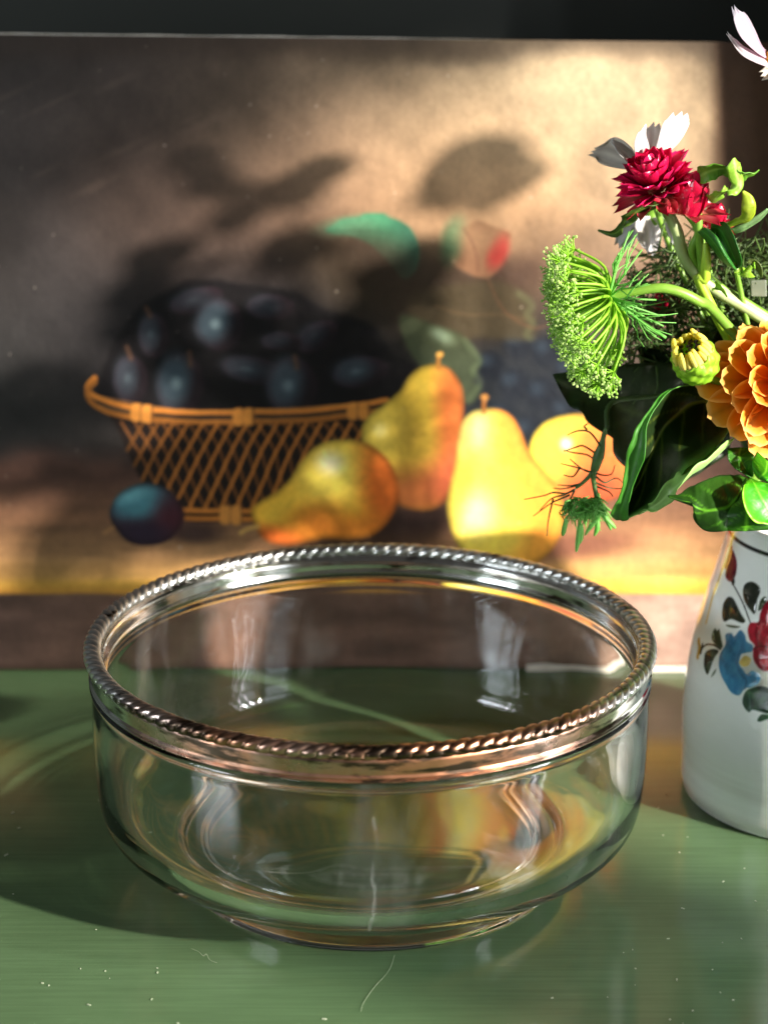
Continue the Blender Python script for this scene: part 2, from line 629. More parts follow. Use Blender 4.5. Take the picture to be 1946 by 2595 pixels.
# plums heaped in the basket
P.poly(c7([(120, 620), (180, 420), (300, 230), (430, 150), (560, 90), (800, 110), (1000, 140), (1180, 230), (1380, 300), (1470, 430), (1560, 470),
           (1640, 560), (1500, 660), (1100, 690), (700, 690), (250, 660)]), 9, (15, 12, 14), .96)
plums = [((540, 175), 90, 46, -15, .45), ((650, 280), 80, 96, 20, 1.), ((885, 205), 76, 50, 0, .45), ((360, 330), 50, 84, 0, .6), ((250, 530), 56, 92, 0, .6),
         ((470, 550), 76, 118, 5, 1.), ((790, 490), 100, 52, 10, .6), ((980, 560), 82, 110, 5, .85), ((1290, 500), 92, 58, -10, .75), ((1095, 340), 76, 50, -30, .4),
         ((935, 365), 64, 36, 0, .4)]
for (x, y), rx, ry, a, k in plums:
    X, Y = c7([(x, y)])[0]
    rx, ry = rx * .4729, ry * .4729
    P.ell(X + rx * .35, Y + ry * .15, rx * 1.4, ry * 1.2, a, .12, (40, 28, 34), .9)
    P.ell(X + rx * .8, Y + ry * .4, rx * .9, ry * .9, a, .6, (18, 12, 16), .8)
    P.ell(X, Y, rx, ry, a, .5, (70, 92, 102), .7 * k)
    P.ell(X + rx * .15, Y + ry * .1, rx * .3, ry * .24, a, .9, (150, 170, 172), .55 * k * k)
for p in (((345, 215), (365, 255)), ((255, 395), (275, 445)), ((540, 420), (545, 480)), ((1020, 440), (1030, 490))):
    P.stroke(c7(p), 5, 4, (104, 70, 48), .6)

# cane basket
keep = P.c.copy()
cane, dark_cane = (196, 120, 48), (146, 88, 40)
P.poly(c7([(150, 660), (500, 720), (1000, 720), (1440, 660), (1300, 900), (1150, 1190), (520, 1190), (300, 1000)]), 5, (27, 19, 16), .95)
for i in range(24):
    xt = 230 + i * 62
    P.stroke(c7([(xt, 745 + (0 if i > 3 else -8)), (xt + 75, 860), (xt + 140 - i * 3, 990), (xt + 215 - i * 6, 1130)]), 2.4, 1.6, dark_cane, .8, 3)
for i in range(17):
    xt = 330 + i * 68
    k = min(1, .55 + .1 * i)
    P.stroke(c7([(xt, 745), (xt - 72, 870), (xt - 142 + i * 1.5, 1000), (xt - 212 + i * 3, 1130)]), 3.2, 1.7, [c * k for c in cane], .95, 3)
P.poly(c7([(520, 1200), (900, 1200), (900, 1260), (520, 1260)]), 4, (86, 60, 44), .4)
m, dd = P.poly(c7([(175, 700), (215, 780), (290, 950), (345, 1050), (430, 1100), (520, 1125), (520, 1200), (1150, 1200), (1300, 900), (1440, 670), (800, 690)]), 3, None, 1., 1)
P.c = keep + (P.c - keep) * m[:, None]
for off, kk in ((0, 1.), (44, .8)):
    P.stroke(c7([(110, 535 + off * .4), (75, 580 + off * .6), (120, 625 + off), (260, 668 + off), (480, 690 + off), (800, 694 + off), (1100, 684 + off),
                 (1300, 662 + off), (1440, 640 + off)]), 5.6, 2.4, [c * kk for c in cane])
    P.stroke(c7([(130, 622 + off), (480, 681 + off), (800, 685 + off), (1300, 655 + off)]), 1.6, 1.4, (230, 158, 82), .45 * kk)
for xb in (300, 350, 765, 812, 1290, 1340):
    yb = np.interp(xb, [100, 300, 500, 800, 1300], [650, 694, 714, 716, 690])
    P.poly(c7([(xb - 22, yb - 34), (xb + 22, yb - 34), (xb + 22, yb + 34), (xb - 22, yb + 34)]), 3, (206, 134, 58), .95)
    P.stroke(c7([(xb + 22, yb - 30), (xb + 22, yb + 30)]), 2, 1.5, (80, 46, 24), .8)
for yb in (1140, 1176):
    P.stroke(c7([(515, yb), (700, yb + 6), (900, yb + 8)]), 5, 2, cane)
for xb in (705, 755):
    P.poly(c7([(xb - 22, 1128), (xb + 22, 1128), (xb + 22, 1200), (xb - 22, 1200)]), 3, (208, 138, 64))
    P.stroke(c7([(xb + 23, 1130), (xb + 23, 1198)]), 1.6, 1.2, (80, 46, 24), .8)

# painted cast shadows on the ledge
P.ell(*c7([(560, 1240)])[0], 60, 22, 4, .6, (48, 34, 34), .8)
P.ell(*c7([(1380, 1270)])[0], 200, 30, -4, .6, (54, 36, 28), .85)
P.ell(*c8([(480, 1590)])[0], 110, 30, -8, .6, (44, 30, 28), .85)
P.ell(*c8([(1200, 1720)])[0], 130, 26, -6, .7, (120, 74, 58), .85)


def fruit(pts, base, lights, soft=4):
    m, dd = P.poly(pts, soft)
    k = np.where(m > .001)[0]
    Q = Painter(P.x[k], P.y[k], base)
    for l in lights:
        Q.ell(*l)
    mott = (fbm(DX[k], DY[k], 26, 21) - .5) * .13 + (fbm(DX[k], DY[k], 9, 22) - .5) * .08
    Q.c *= (1 + mott)[:, None]
    edge = sstep(-16, 2, dd[k])
    Q.c *= (1 - .30 * edge)[:, None]
    P.c[k] += (Q.c - P.c[k]) * m[k][:, None]


# far fruit at the right, back pear, front lying pear, right pear, single plum
X, Y = c8([(1190, 1290)])[0]
fruit([(X - 92, Y), (X - 70, Y - 56), (X - 10, Y - 84), (X + 70, Y - 76), (X + 130, Y - 20), (X + 140, Y + 60), (X + 80, Y + 104), (X - 10, Y + 96), (X - 70, Y + 60)],
      (232, 176, 70), [(X - 34, Y - 20, 66, 70, 0, .8, (244, 220, 70), .9), (X + 70, Y + 20, 70, 90, 0, .7, (224, 104, 52), .9), (X + 50, Y + 80, 80, 40, 0, .7, (176, 70, 46), .8),
                       (X - 10, Y - 20, 12, 12, 0, .9, (255, 246, 210), .9)])
fruit(c8([(215, 1190), (245, 1120), (330, 1050), (400, 990), (440, 920), (490, 882), (560, 870), (625, 890), (668, 945), (690, 1020), (692, 1120), (695, 1250), (688, 1350),
          (650, 1450), (590, 1530), (500, 1558), (380, 1530), (290, 1440), (225, 1300)]),
      (212, 174, 60), [(*c8([(300, 1190)])[0], 50, 60, 0, .8, (236, 204, 84), .95), (*c8([(520, 960)])[0], 30, 44, 20, .8, (216, 178, 64), .8),
                       (*c8([(455, 1230)])[0], 44, 70, 0, .9, (168, 132, 48), .6), (*c8([(655, 1150)])[0], 42, 170, -4, .6, (178, 84, 42), .85),
                       (*c8([(500, 1470)])[0], 130, 52, -8, .7, (152, 72, 42), .8), (*c8([(640, 1400)])[0], 50, 60, 0, .8, (190, 84, 58), .6),
                       (*c8([(300, 1180)])[0], 13, 13, 0, .9, (250, 232, 150), .7)])
P.stroke(c8([(575, 890), (574, 850), (585, 825)]), 4.5, 2, (150, 98, 40))
P.ell(*c8([(580, 826)])[0], 8, 6, 0, .4, (206, 150, 70))
fruit(c7([(825, 1150), (850, 1110), (930, 1060), (1000, 1000), (1060, 910), (1130, 845), (1230, 818), (1340, 830), (1440, 900), (1490, 1000), (1495, 1080), (1460, 1180),
          (1390, 1250), (1280, 1275), (1150, 1275), (1060, 1290), (980, 1300), (900, 1285), (850, 1230)]),
      (246, 182, 58), [(*c7([(1200, 960)])[0], 80, 70, -30, .8, (255, 228, 96), .95), (*c7([(960, 1140)])[0], 60, 34, -35, .8, (240, 192, 66), .9),
                       (*c7([(1440, 1050)])[0], 50, 120, -12, .7, (226, 104, 40), .9), (*c7([(940, 1270)])[0], 70, 26, 8, .7, (238, 110, 46), .9),
                       (*c7([(1120, 1190)])[0], 60, 36, -10, .8, (190, 104, 34), .8), (*c7([(1320, 1230)])[0], 100, 30, -8, .8, (214, 118, 40), .8),
                       (*c7([(1185, 925)])[0], 26, 22, 0, .9, (255, 240, 190), .95)])
P.stroke(c7([(855, 1215), (810, 1225), (775, 1245)]), 4.5, 2, (206, 160, 88))
fruit(c8([(613, 1560), (625, 1450), (650, 1330), (665, 1220), (680, 1150), (720, 1100), (790, 1080), (860, 1085), (920, 1120), (960, 1190), (1000, 1290), (1070, 1380), (1130, 1450),
          (1165, 1540), (1160, 1640), (1110, 1730), (1030, 1800), (880, 1840), (730, 1780), (650, 1690)]),
      (248, 206, 80), [(*c8([(740, 1180)])[0], 40, 60, 10, .8, (240, 220, 124), .9), (*c8([(770, 1580)])[0], 80, 110, 10, .8, (244, 216, 84), .9),
                       (*c8([(940, 1240)])[0], 40, 110, -18, .6, (246, 148, 58), .95), (*c8([(1110, 1600)])[0], 62, 110, -8, .7, (244, 150, 56), .95),
                       (*c8([(900, 1420)])[0], 40, 60, 0, .9, (230, 176, 62), .6), (*c8([(1030, 1760)])[0], 80, 30, -24, .8, (236, 160, 60), .8),
                       (*c8([(755, 1570)])[0], 34, 42, 10, .9, (255, 246, 196), .6), (*c8([(760, 1190)])[0], 14, 30, 10, .9, (250, 240, 190), .6)])
P.stroke(c8([(785, 1095), (783, 1050), (790, 1025)]), 4.5, 2, (168, 104, 48))
P.ell(*c8([(786, 1026)])[0], 9, 7, 0, .4, (196, 132, 66))
X, Y = c7([(348, 1160)])[0]
fruit([(X - 80, Y + 8), (X - 66, Y - 38), (X - 20, Y - 66), (X + 36, Y - 60), (X + 72, Y - 26), (X + 80, Y + 12), (X + 50, Y + 52), (X, Y + 68), (X - 46, Y + 56)],
      (46, 28, 38), [(X - 20, Y - 28, 66, 40, -6, .6, (70, 122, 132), .95), (X + 50, Y + 10, 34, 48, 0, .8, (64, 24, 32), .8), (X - 10, Y + 42, 60, 24, 0, .8, (40, 30, 44), .9),
                     (X - 30, Y - 42, 34, 14, -16, .9, (104, 160, 166), .8)], 3)
P.stroke([(X - 92, Y + 40), (X - 74, Y + 30)], 3, 2, (150, 110, 70))

P.put(sstep(1520, 1570, DX) * sstep(980, 860, DY) * .85, (50, 30, 18))  # shadow past the panel's edge, deepened in the pigment
# weave, brush hair, craquelure flecks
P.c *= (1 + (fbm(DX, DY, 7, 31, 2) - .5) * .10 + (fbm(DX * 3, DY, 30, 32, 3) - .5) * .06)[:, None]
for i in range(90):
    P.ell(rng.uniform(-150, 1700), rng.uniform(90, 1440), rng.uniform(1, 3), rng.uniform(1, 3), 0, .5, (214, 200, 186), rng.uniform(.2, .6))
for i in range(10):
    x, y = rng.uniform(0, 500), rng.uniform(150, 420)
    P.ell(x, y, rng.uniform(20, 70), rng.uniform(4, 10), -25, .9, (130, 108, 96), .15)

painting = thing('still_life_painting', 'unframed still life painting of pears, plums and a cane basket leaning on the wall', 'painting', PO)
rel = V - PO
rel += PN * ((fbm(DX, DY, 14, 41, 3) - .5) * .00022)[:, None]
me = grid_mesh('canvas', rel, NXP, NYP)
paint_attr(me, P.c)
m_canvas, nt, b = mat('oil_on_canvas')
at_ = nd(nt, 'ShaderNodeAttribute', attribute_name='pigment')
nt.links.new(at_.outputs['Color'], b.inputs['Base Color'])
b.inputs['Roughness'].default_value = .5
b.inputs['Specular IOR Level'].default_value = .25
wv = nd(nt, 'ShaderNodeTexNoise', Scale=900., Detail=2.)
nt.links.new(obj_coords(nt), wv.inputs['Vector'])
bump(nt, b, wv.outputs['Fac'], .12, .0004)
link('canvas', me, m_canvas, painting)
m_raw = simple('bare_primed_canvas', (232, 226, 214), .8, (206, 196, 180), 160)
m_frame = simple('stretcher_wood', (120, 92, 64), .7, (96, 72, 50), 40)


def on_plane(x, h, out=0.):
    return np.array([x, 0, 0]) + PU * h + PN * out


mb = MB()
for x0, x1, h0, h1 in ((PX0, PX1, 0, .018), (PX0, PX1, None, None), (PX0, PX0 + .02, .018, .262), (PX1 - .02, PX1, .018, .262)):
    c = []
    for out in (-.0006, -.017):
        for x in (x0, x1):
            a, e = (h0, h1) if h0 is not None else (ptop(x) - .020, ptop(x) - .0012)
            c += [on_plane(x, a, out), on_plane(x, e, out)]
    mb.add(c, [(0, 1, 3, 2), (4, 6, 7, 5), (0, 4, 5, 1), (2, 3, 7, 6), (0, 2, 6, 4), (1, 5, 7, 3)])
mb.build('stretcher_bars', m_frame, painting, False)
# folded canvas turnover: a thin ragged pale line along the top, and a bright strip along the bottom right
mb = MB()
xs = np.linspace(PX0, .055, 60)
for i in range(59):
    a = .0007 * min(1, (59 - i) / 12) * (.0 + 1.4 * fbm(np.array([i * 1.]), np.array([2.]), 5, 51)[0])
    q = [on_plane(xs[i], ptop(xs[i]) - .0002, 0), on_plane(xs[i + 1], ptop(xs[i + 1]) - .0002, 0), on_plane(xs[i + 1], ptop(xs[i + 1]) + a, -.001),
         on_plane(xs[i], ptop(xs[i]) + a, -.001)]
    q2 = [v - PN * .004 for v in q]
    mb.add(q + q2, [(0, 1, 2, 3), (4, 7, 6, 5), (3, 2, 6, 7), (0, 4, 5, 1)])
mb.build('turned_top_edge', m_raw, painting, False)
mb = MB()
xs = np.linspace(.073, PX1, 50)
tp = .0016 + .0011 * np.exp(-((xs - .082) / .006) ** 2) + (fbm(xs * 1000, xs * 0, 9, 52) - .5) * .0004
for i in range(49):
    q = [on_plane(xs[i], -.0009, .0012), on_plane(xs[i + 1], -.0009, .0012), on_plane(xs[i + 1], tp[i + 1], .0007), on_plane(xs[i], tp[i], .0007)]
    q2 = [v - PN * .0004 for v in q]
    mb.add(q + q2, [(0, 1, 2, 3), (4, 7, 6, 5), (3, 2, 6, 7), (0, 4, 5, 1)])
mb.build('turned_bottom_edge', m_raw, painting, False)

# ================================================================== glass bowl with a silver-plated rim
bowl = thing('glass_bowl', 'clear round glass bowl with a twisted silver rim on the green table', 'bowl', (0, 0, 0))
outer = [(.0640, .0011), (.0655, .0004), (.0700, .0004), (.0710, .0012), (.0714, .0034), (.0717, .0088), (.0728, .0109), (.0768, .0122), (.0830, .0141), (.0890, .0168), (.0938, .0200),
         (.0970, .0234), (.0988, .0270), (.0999, .0320), (.1006, .0400), (.1010, .0500), (.1011, .0620), (.1008, .0705), (.1004, .0738), (.1009, .0748), (.1015, .0757), (.1015, .0766), (.1008, .0774), (.1000, .0779),
         (.0998, .0788), (.0998, .0860)]
inner = [(.0985, .0868), (.0970, .0868), (.0962, .0860), (.0961, .0780), (.0965, .0700), (.0966, .0560), (.0960, .0420), (.0950, .0340), (.0928, .0276), (.0888, .0232), (.0825, .0198),
         (.0740, .0172), (.0650, .0156), (.0540, .0148), (.0400, .0146), (.0200, .0145), (.0040, .0145), (.0006, .0145), (.00002, .0145)]
under = [(.00002, .0062), (.0006, .0062), (.0040, .0062), (.0200, .0062), (.0450, .0061), (.0575, .0058), (.0620, .0046), (.0634, .0026)]
prof = np.vstack([spline(outer, 4)[:-1], outer[-1:], spline(inner, 4), spline(under, 3)])
me = lathe('glass_body', prof, 256, closed=True)
bm = bmesh.new()
bm.from_mesh(me)
bmesh.ops.recalc_face_normals(bm, faces=bm.faces)
bm.to_mesh(me)
bm.free()
m_glass, nt, b = mat('clear_pressed_glass')
b.inputs['Base Color'].default_value = (.985, 1, .992, 1)
b.inputs['Transmission Weight'].default_value = 1
b.inputs['IOR'].default_value = 1.5
b.inputs['Roughness'].default_value = 0
nn = nd(nt, 'ShaderNodeTexNoise', Scale=26., Detail=1.)
nt.links.new(obj_coords(nt, (1, 1, .6)), nn.inputs['Vector'])
bump(nt, b, nn.outputs['Fac'], .10, .004)
# dried water marks and a thin bloom of wiping smears
df = nd(nt, 'ShaderNodeBsdfDiffuse')
df.inputs[0].default_value = (.75, .76, .74, 1)
sm1 = noise_mix(nt, (0, 0, 0, 1), (.05, .05, .05, 1), 34, 6, .52, .80, obj_coords(nt, (1, 1, .35)), .7)
gx_ = nd(nt, 'ShaderNodeTexNoise', Scale=60., Detail=3.)
nt.links.new(obj_coords(nt, (0, 0, 1)), gx_.inputs['Vector'])
sp = nd(nt, 'ShaderNodeSeparateXYZ')
nt.links.new(obj_coords(nt), sp.inputs[0])


def mth(op, a, b_=None, c_=None):
    n = nd(nt, 'ShaderNodeMath', operation=op)
    for k_, v_ in enumerate((a, b_, c_)):
        if v_ is None:
            continue
        if isinstance(v_, (int, float)):
            n.inputs[k_].default_value = v_
        else:
            nt.links.new(v_, n.inputs[k_])
    return n.outputs[0]


wob = mth('MULTIPLY_ADD', gx_.outputs['Fac'], .010, -.0035)
dst = mth('ABSOLUTE', mth('SUBTRACT', sp.outputs['X'], wob))
line = mth('SUBTRACT', 1., mth('DIVIDE', dst, .0008))
line = mth('MAXIMUM', line, 0.)
brk = noise_mix(nt, (0, 0, 0, 1), (1, 1, 1, 1), 130, 3, .40, .62, obj_coords(nt))
front = mth('MULTIPLY', mth('LESS_THAN', sp.outputs['Y'], -.05), brk)
zlim = mth('MULTIPLY', mth('GREATER_THAN', sp.outputs['Z'], .022), mth('LESS_THAN', sp.outputs['Z'], .066))
drip = mth('MULTIPLY', mth('MULTIPLY', mth('MULTIPLY', line, front), zlim), .15)
fac = mth('ADD', drip, sm1)
mxs = nd(nt, 'ShaderNodeMixShader')
nt.links.new(fac, mxs.inputs[0])
nt.links.new(b.outputs[0], mxs.inputs[1])
nt.links.new(df.outputs[0], mxs.inputs[2])
nt.links.new(mxs.outputs[0], nt.nodes['Material Output'].inputs[0])
gl = link('glass_body', me, m_glass, bowl)

# rim metal: worn plate, copper and a painted warm reflection at the front, dark tarnish blots
m_rim, nt, b = mat('worn_silver_plate')
b.inputs['Metallic'].default_value = 1
oc = obj_coords(nt)
n_w = nd(nt, 'ShaderNodeTexNoise', Scale=24., Detail=5., Roughness=.6)
nt.links.new(oc, n_w.inputs['Vector'])
sep = nd(nt, 'ShaderNodeSeparateXYZ')
nt.links.new(oc, sep.inputs[0])
# copper tint for wear and the room's warm reflection, strongest at the front (-y)
mr = nd(nt, 'ShaderNodeMapRange')
mr.inputs[1].default_value, mr.inputs[2].default_value = -.035, -.105
mr.inputs[3].default_value, mr.inputs[4].default_value = -.30, .42
nt.links.new(sep.outputs['Y'], mr.inputs[0])
ad = nd(nt, 'ShaderNodeMath', operation='ADD')
nt.links.new(mr.outputs[0], ad.inputs[0])
nt.links.new(n_w.outputs['Fac'], ad.inputs[1])
rp = nd(nt, 'ShaderNodeValToRGB')
e = rp.color_ramp.elements
e[0].position, e[0].color = .42, (.80, .79, .76, 1)
e[1].position, e[1].color = .86, (.60, .28, .16, 1)
x = e.new(.62)
x.color = (.66, .50, .43, 1)
nt.links.new(ad.outputs[0], rp.inputs[0])
n_t = nd(nt, 'ShaderNodeTexNoise', Scale=46., Detail=5., Roughness=.62)
nt.links.new(obj_coords(nt, (1, 1, 5.5)), n_t.inputs['Vector'])
rt = nd(nt, 'ShaderNodeValToRGB')
rt.color_ramp.elements[0].position, rt.color_ramp.elements[1].position = .53, .62
tw = nd(nt, 'ShaderNodeMath', operation='MULTIPLY_ADD')
tw.inputs[1].default_value = .16
nt.links.new(mr.outputs[0], tw.inputs[0])
nt.links.new(n_t.outputs['Fac'], tw.inputs[2])
nt.links.new(tw.outputs[0], rt.inputs[0])
mx = nd(nt, 'ShaderNodeMix', data_type='RGBA')
nt.links.new(rt.outputs[0], mx.inputs[0])
nt.links.new(rp.outputs[0], mx.inputs[6])
mx.inputs[7].default_value = (.10, .07, .05, 1)
nt.links.new(mx.outputs[2], b.inputs['Base Color'])
rg = noise_mix(nt, (.07, .07, .07, 1), (.24, .24, .24, 1), 60, 4, .35, .75, oc)
# worn copper is duller than the plate
wr = nd(nt, 'ShaderNodeMapRange')
wr.inputs[1].default_value, wr.inputs[2].default_value, wr.inputs[3].default_value, wr.inputs[4].default_value = .5, .85, 0, .22
nt.links.new(ad.outputs[0], wr.inputs[0])
ra = nd(nt, 'ShaderNodeMath', operation='ADD')
nt.links.new(rg, ra.inputs[0])
nt.links.new(wr.outputs[0], ra.inputs[1])
nt.links.new(ra.outputs[0], b.inputs['Roughness'])
m_rope = m_rim.copy()
m_rope.name = 'worn_silver_rope'
m_rope.node_tree.nodes['Principled BSDF'].inputs['Roughness'].default_value = .3
for l_ in list(m_rope.node_tree.links):
    if l_.to_socket.name == 'Roughness' and l_.to_node.type == 'BSDF_PRINCIPLED':
        m_rope.node_tree.links.remove(l_)

band_o = [(.1002, .0779), (.1011, .0779), (.1016, .0783), (.1016, .0787), (.1011, .0791), (.1014, .0794), (.1016, .0798), (.1013, .0803), (.1011, .0808), (.1012, .0822), (.1012, .0840), (.1011, .0856), (.1000, .0872)]
band_i = [(.0978, .0872), (.0962, .0858), (.0956, .0835), (.0954, .0812), (.0951, .0806), (.0949, .0800), (.0951, .0793), (.0956, .0789), (.0959, .0790), (.0959, .0860), (.0975, .0869), (.0990, .0869), (.1001, .0860), (.1001, .0781)]
prof = np.vstack([spline(band_o, 4), spline(band_i[:8], 3), np.array(band_i[8:])])
me = lathe('rim_band', prof, 220, closed=True)
bm = bmesh.new()
bm.from_mesh(me)
bmesh.ops.recalc_face_normals(bm, faces=bm.faces)
bm.to_mesh(me)
bm.free()
o_band = link('rim_band', me, m_rim, bowl)

# moulded rope edge, 127 strands
NS, NU, NVV = 127, 127 * 14, 22
th = np.repeat(np.linspace(0, 2 * PI, NU, endpoint=False), NVV)
ph = np.tile(np.linspace(0, 2 * PI, NVV, endpoint=False), NU)
u = (NS * th - 3.3 * ph) / (2 * PI)
u = u - np.floor(u)
strand = np.floor(((NS * th - 3.3 * ph) / (2 * PI)) % NS).astype(int)
lobe = np.sqrt(np.clip(1 - (2 * u - 1) ** 2, 0, 1))            # round strand, sharp valley
sv = np.random.default_rng(5).normal(0, 1, NS + 1)
irr = 1 + .05 * np.sin(th * 5) + .04 * np.sin(th * 13 + 1) + .07 * sv[strand]
k = (.60 + .40 * lobe ** .8 * irr)
rr = .1000 + .0032 * k * np.cos(ph)
zz = .0882 + .0026 * k * np.sin(ph)
V = np.stack([rr * np.cos(th), rr * np.sin(th), zz], -1)
me = grid_mesh('rope_edge', V, NU, NVV, True, True)
tarn = (.22 + .78 * sstep(.10, .62, lobe)) * (1 - .18 * np.abs(sv[strand])).clip(.5, 1)
ga = me.color_attributes.new('groove', 'FLOAT_COLOR', 'POINT')
gc = np.ones((len(V), 4), np.float32)
gc[:, :3] = tarn[:, None]
ga.data.foreach_set('color', gc.ravel())
nt2 = m_rope.node_tree
b2 = nt2.nodes['Principled BSDF']
src = b2.inputs['Base Color'].links[0].from_socket
gn = nd(nt2, 'ShaderNodeAttribute', attribute_name='groove')
gm = nd(nt2, 'ShaderNodeMix', data_type='RGBA', blend_type='MULTIPLY')
gm.inputs[0].default_value = 1
nt2.links.new(src, gm.inputs[6])
nt2.links.new(gn.outputs['Color'], gm.inputs[7])
nt2.links.new(gm.outputs[2], b2.inputs['Base Color'])
o_rope = link('rope_edge', me, m_rope, bowl)
gl.cycles.is_caustics_caster = True
tt.cycles.is_caustics_receiver = True

# ================================================================== painted vase
VC = np.array([.1805, .0592, 0])
vprof = [(.0300, .0006), (.0520, .0006), (.0542, .0016), (.0552, .0045), (.0553, .0100), (.0555, .0180), (.0560, .0312), (.0555, .0445), (.0543, .0578), (.0530, .0660), (.0505, .0747),
         (.0482, .0845), (.0462, .0910), (.0430, .1040), (.0409, .1113), (.0405, .1132), (.0409, .1150), (.0404, .1162)]
vsp = spline(vprof, 18)
zz_ = vsp[:, 1]
vase = thing('painted_vase', 'white glazed vase hand-painted with red and blue flowers beside the bowl', 'vase', VC)
NV, NA = 330, 760
s_ = np.r_[0, np.cumsum(np.hypot(*np.diff(vsp, axis=0).T))]
q = np.interp(np.linspace(0, s_[-1], NV), s_, np.arange(len(s_)))
pr_ = np.stack([np.interp(q, np.arange(len(s_)), vsp[:, 0]), np.interp(q, np.arange(len(s_)), vsp[:, 1])], -1)
va = np.tile(np.linspace(0, 2 * PI, NA, endpoint=False), NV)
vr = np.repeat(pr_[:, 0], NA)
vz = np.repeat(pr_[:, 1], NA)


def rad_at(z):
    return np.interp(z, pr_[:, 1], pr_[:, 0])


def vs(px, py):
    """pixel on the photographed vase -> (arc length from the front, height) in mm on its surface"""
    d = FW + np.array([1., 0, 0]) * (px - 973) / FPX - UP * (py - 1297.5) / FPX
    z = .06
    for _ in range(14):
        r = float(rad_at(z))
        o = CAM[:2] - VC[:2]
        a, b_, c = d[:2] @ d[:2], 2 * o @ d[:2], o @ o - r * r
        k = (-b_ - math.sqrt(max(b_ * b_ - 4 * a * c, 0))) / (2 * a)
        p = CAM + d * k
        z = .5 * z + .5 * min(max(p[2], .001), .116)
    return math.atan2(p[0] - VC[0], -(p[1] - VC[1])) * 52., z * 1000


def v7(pts):
    return [vs(1730 + x / 4.097, 1320 + y / 4.097) for x, y in pts]


SEG = PI
phi = (va + PI / 2 + PI) % (2 * PI) - PI                          # 0 at the front, + to the right
rep = np.round((phi + R(25)) / SEG)                        # panel runs from the left flank to the front right
loc = phi - rep * SEG
VXm, VYm = loc * 52., vz * 1000
# the motif repeats round the pot every half turn
P = Painter(VXm, VYm, (233, 236, 233))
relief = np.zeros(len(va))
P.c += ((fbm(va * 30, vz * 900, 12, 61) - .5) * 10)[:, None]
ringm = (fbm(va * 2, vz * 1000, 3.2, 62, 3) - .5) * 26 * sstep(.034, .016, vz)
P.c += ringm[:, None] * np.array([.9, 1, 1.05])
P.put(sstep(.012, .003, vz) * .25, (196, 186, 170))
zr = .1090
P.put((1 - sstep(.0004, .0009, np.abs(vz - zr))) * 1., (24, 24, 22))


def blob(pts, col, dark=None, soft=.35, hi=None, raise_=1.):
    global relief
    m, dd = P.poly(v7(pts), soft)
    n = fbm(VXm + VYm * .4, VYm - VXm * .4, 2.2, 71, 3)
    c = np.array(col, float)
    C = np.tile(c, (len(n), 1))
    if dark is not None:
        C += (np.array(dark, float) - c) * np.clip((n - .3) * 1.7, 0, 1)[:, None]
    P.put(m, C)
    relief = np.maximum(relief, m * sstep(.2, -1.6, dd) * raise_)


blk, grn, red, blu = (32, 36, 28), (38, 58, 40), (158, 28, 44), (60, 122, 158)
P.stroke(v7([(520, 660), (580, 770), (640, 900), (700, 1060)]), .32, .14, (26, 28, 24))
P.stroke(v7([(190, 1330), (240, 1285), (320, 1290), (390, 1330)]), .40, .15, (26, 28, 24))
P.stroke(v7([(180, 1360), (200, 1290)]), 1.0, .3, (26, 24, 22))
P.stroke(v7([(160, 1240), (168, 1320), (150, 1410)]), 1.2, .3, (196, 148, 62))
P.stroke(v7([(520, 130), (480, 320), (400, 520), (320, 740), (262, 960), (240, 1050)]), .95, .3, (214, 178, 108))
P.stroke(v7([(500, 290), (470, 400), (440, 470)]), 1.2, .35, (188, 110, 48), .9)
P.stroke(v7([(470, 250), (400, 500), (330, 740)]), .28, .18, (120, 84, 44), .8)
blob([(500, 640), (495, 600), (530, 600), (535, 645), (515, 670)], (26, 26, 24))
blob([(512, 300), (550, 390), (558, 490), (535, 590), (490, 632), (440, 580), (450, 480), (480, 400)], (112, 30, 40), (70, 18, 26))
blob([(405, 990), (415, 870), (460, 795), (515, 800), (560, 880), (605, 970), (645, 1035), (610, 1060), (500, 1020), (430, 1045)], blk, (54, 56, 40))
blob([(620, 740), (640, 660), (710, 630), (780, 670), (800, 730), (770, 820), (745, 960), (700, 930), (640, 840)], (38, 42, 34), (60, 64, 52))
blob([(780, 930), (800, 830), (845, 785), (865, 830), (830, 900)], (58, 68, 46))
blob([(445, 1080), (520, 1085), (590, 1100), (540, 1112), (470, 1100)], (64, 74, 50))
blob([(295, 1200), (325, 1120), (355, 1140), (375, 1125), (395, 1220), (410, 1310), (370, 1310), (315, 1260)], grn, (62, 70, 44))
blob([(215, 1480), (230, 1370), (300, 1330), (370, 1350), (320, 1430), (260, 1590), (225, 1550)], (34, 44, 30), (66, 76, 56))
blob([(290, 1620), (320, 1560), (345, 1540), (325, 1590)], (84, 96, 72))
blob([(440, 1180), (500, 1165), (530, 1200), (590, 1135), (640, 1180), (660, 1250), (720, 1290), (720, 1350), (650, 1370), (600, 1390), (585, 1480), (625, 1550), (660, 1590), (720, 1555),
      (800, 1610), (780, 1690), (700, 1730), (640, 1740), (580, 1810), (500, 1780), (440, 1690), (390, 1590), (370, 1480), (385, 1380), (440, 1280)], blu, (40, 92, 128), .4)
P.stroke(v7([(600, 1350), (560, 1480), (630, 1630)]), .5, .5, (34, 76, 108), .6)
P.stroke(v7([(640, 1740), (660, 1660), (620, 1600)]), .4, .4, (34, 70, 100), .7)
blob([(585, 1460), (640, 1400), (700, 1430), (690, 1490), (640, 1515), (600, 1500)], (214, 188, 104), (190, 160, 80))
blob([(670, 1130), (700, 1060), (780, 1050), (800, 960), (850, 860), (940, 800), (1050, 860), (1080, 980), (1060, 1120), (1000, 1300), (960, 1480), (880, 1555), (800, 1540), (735, 1450), (725, 1350), (740, 1290), (690, 1230)],
     red, (112, 16, 30), .4)
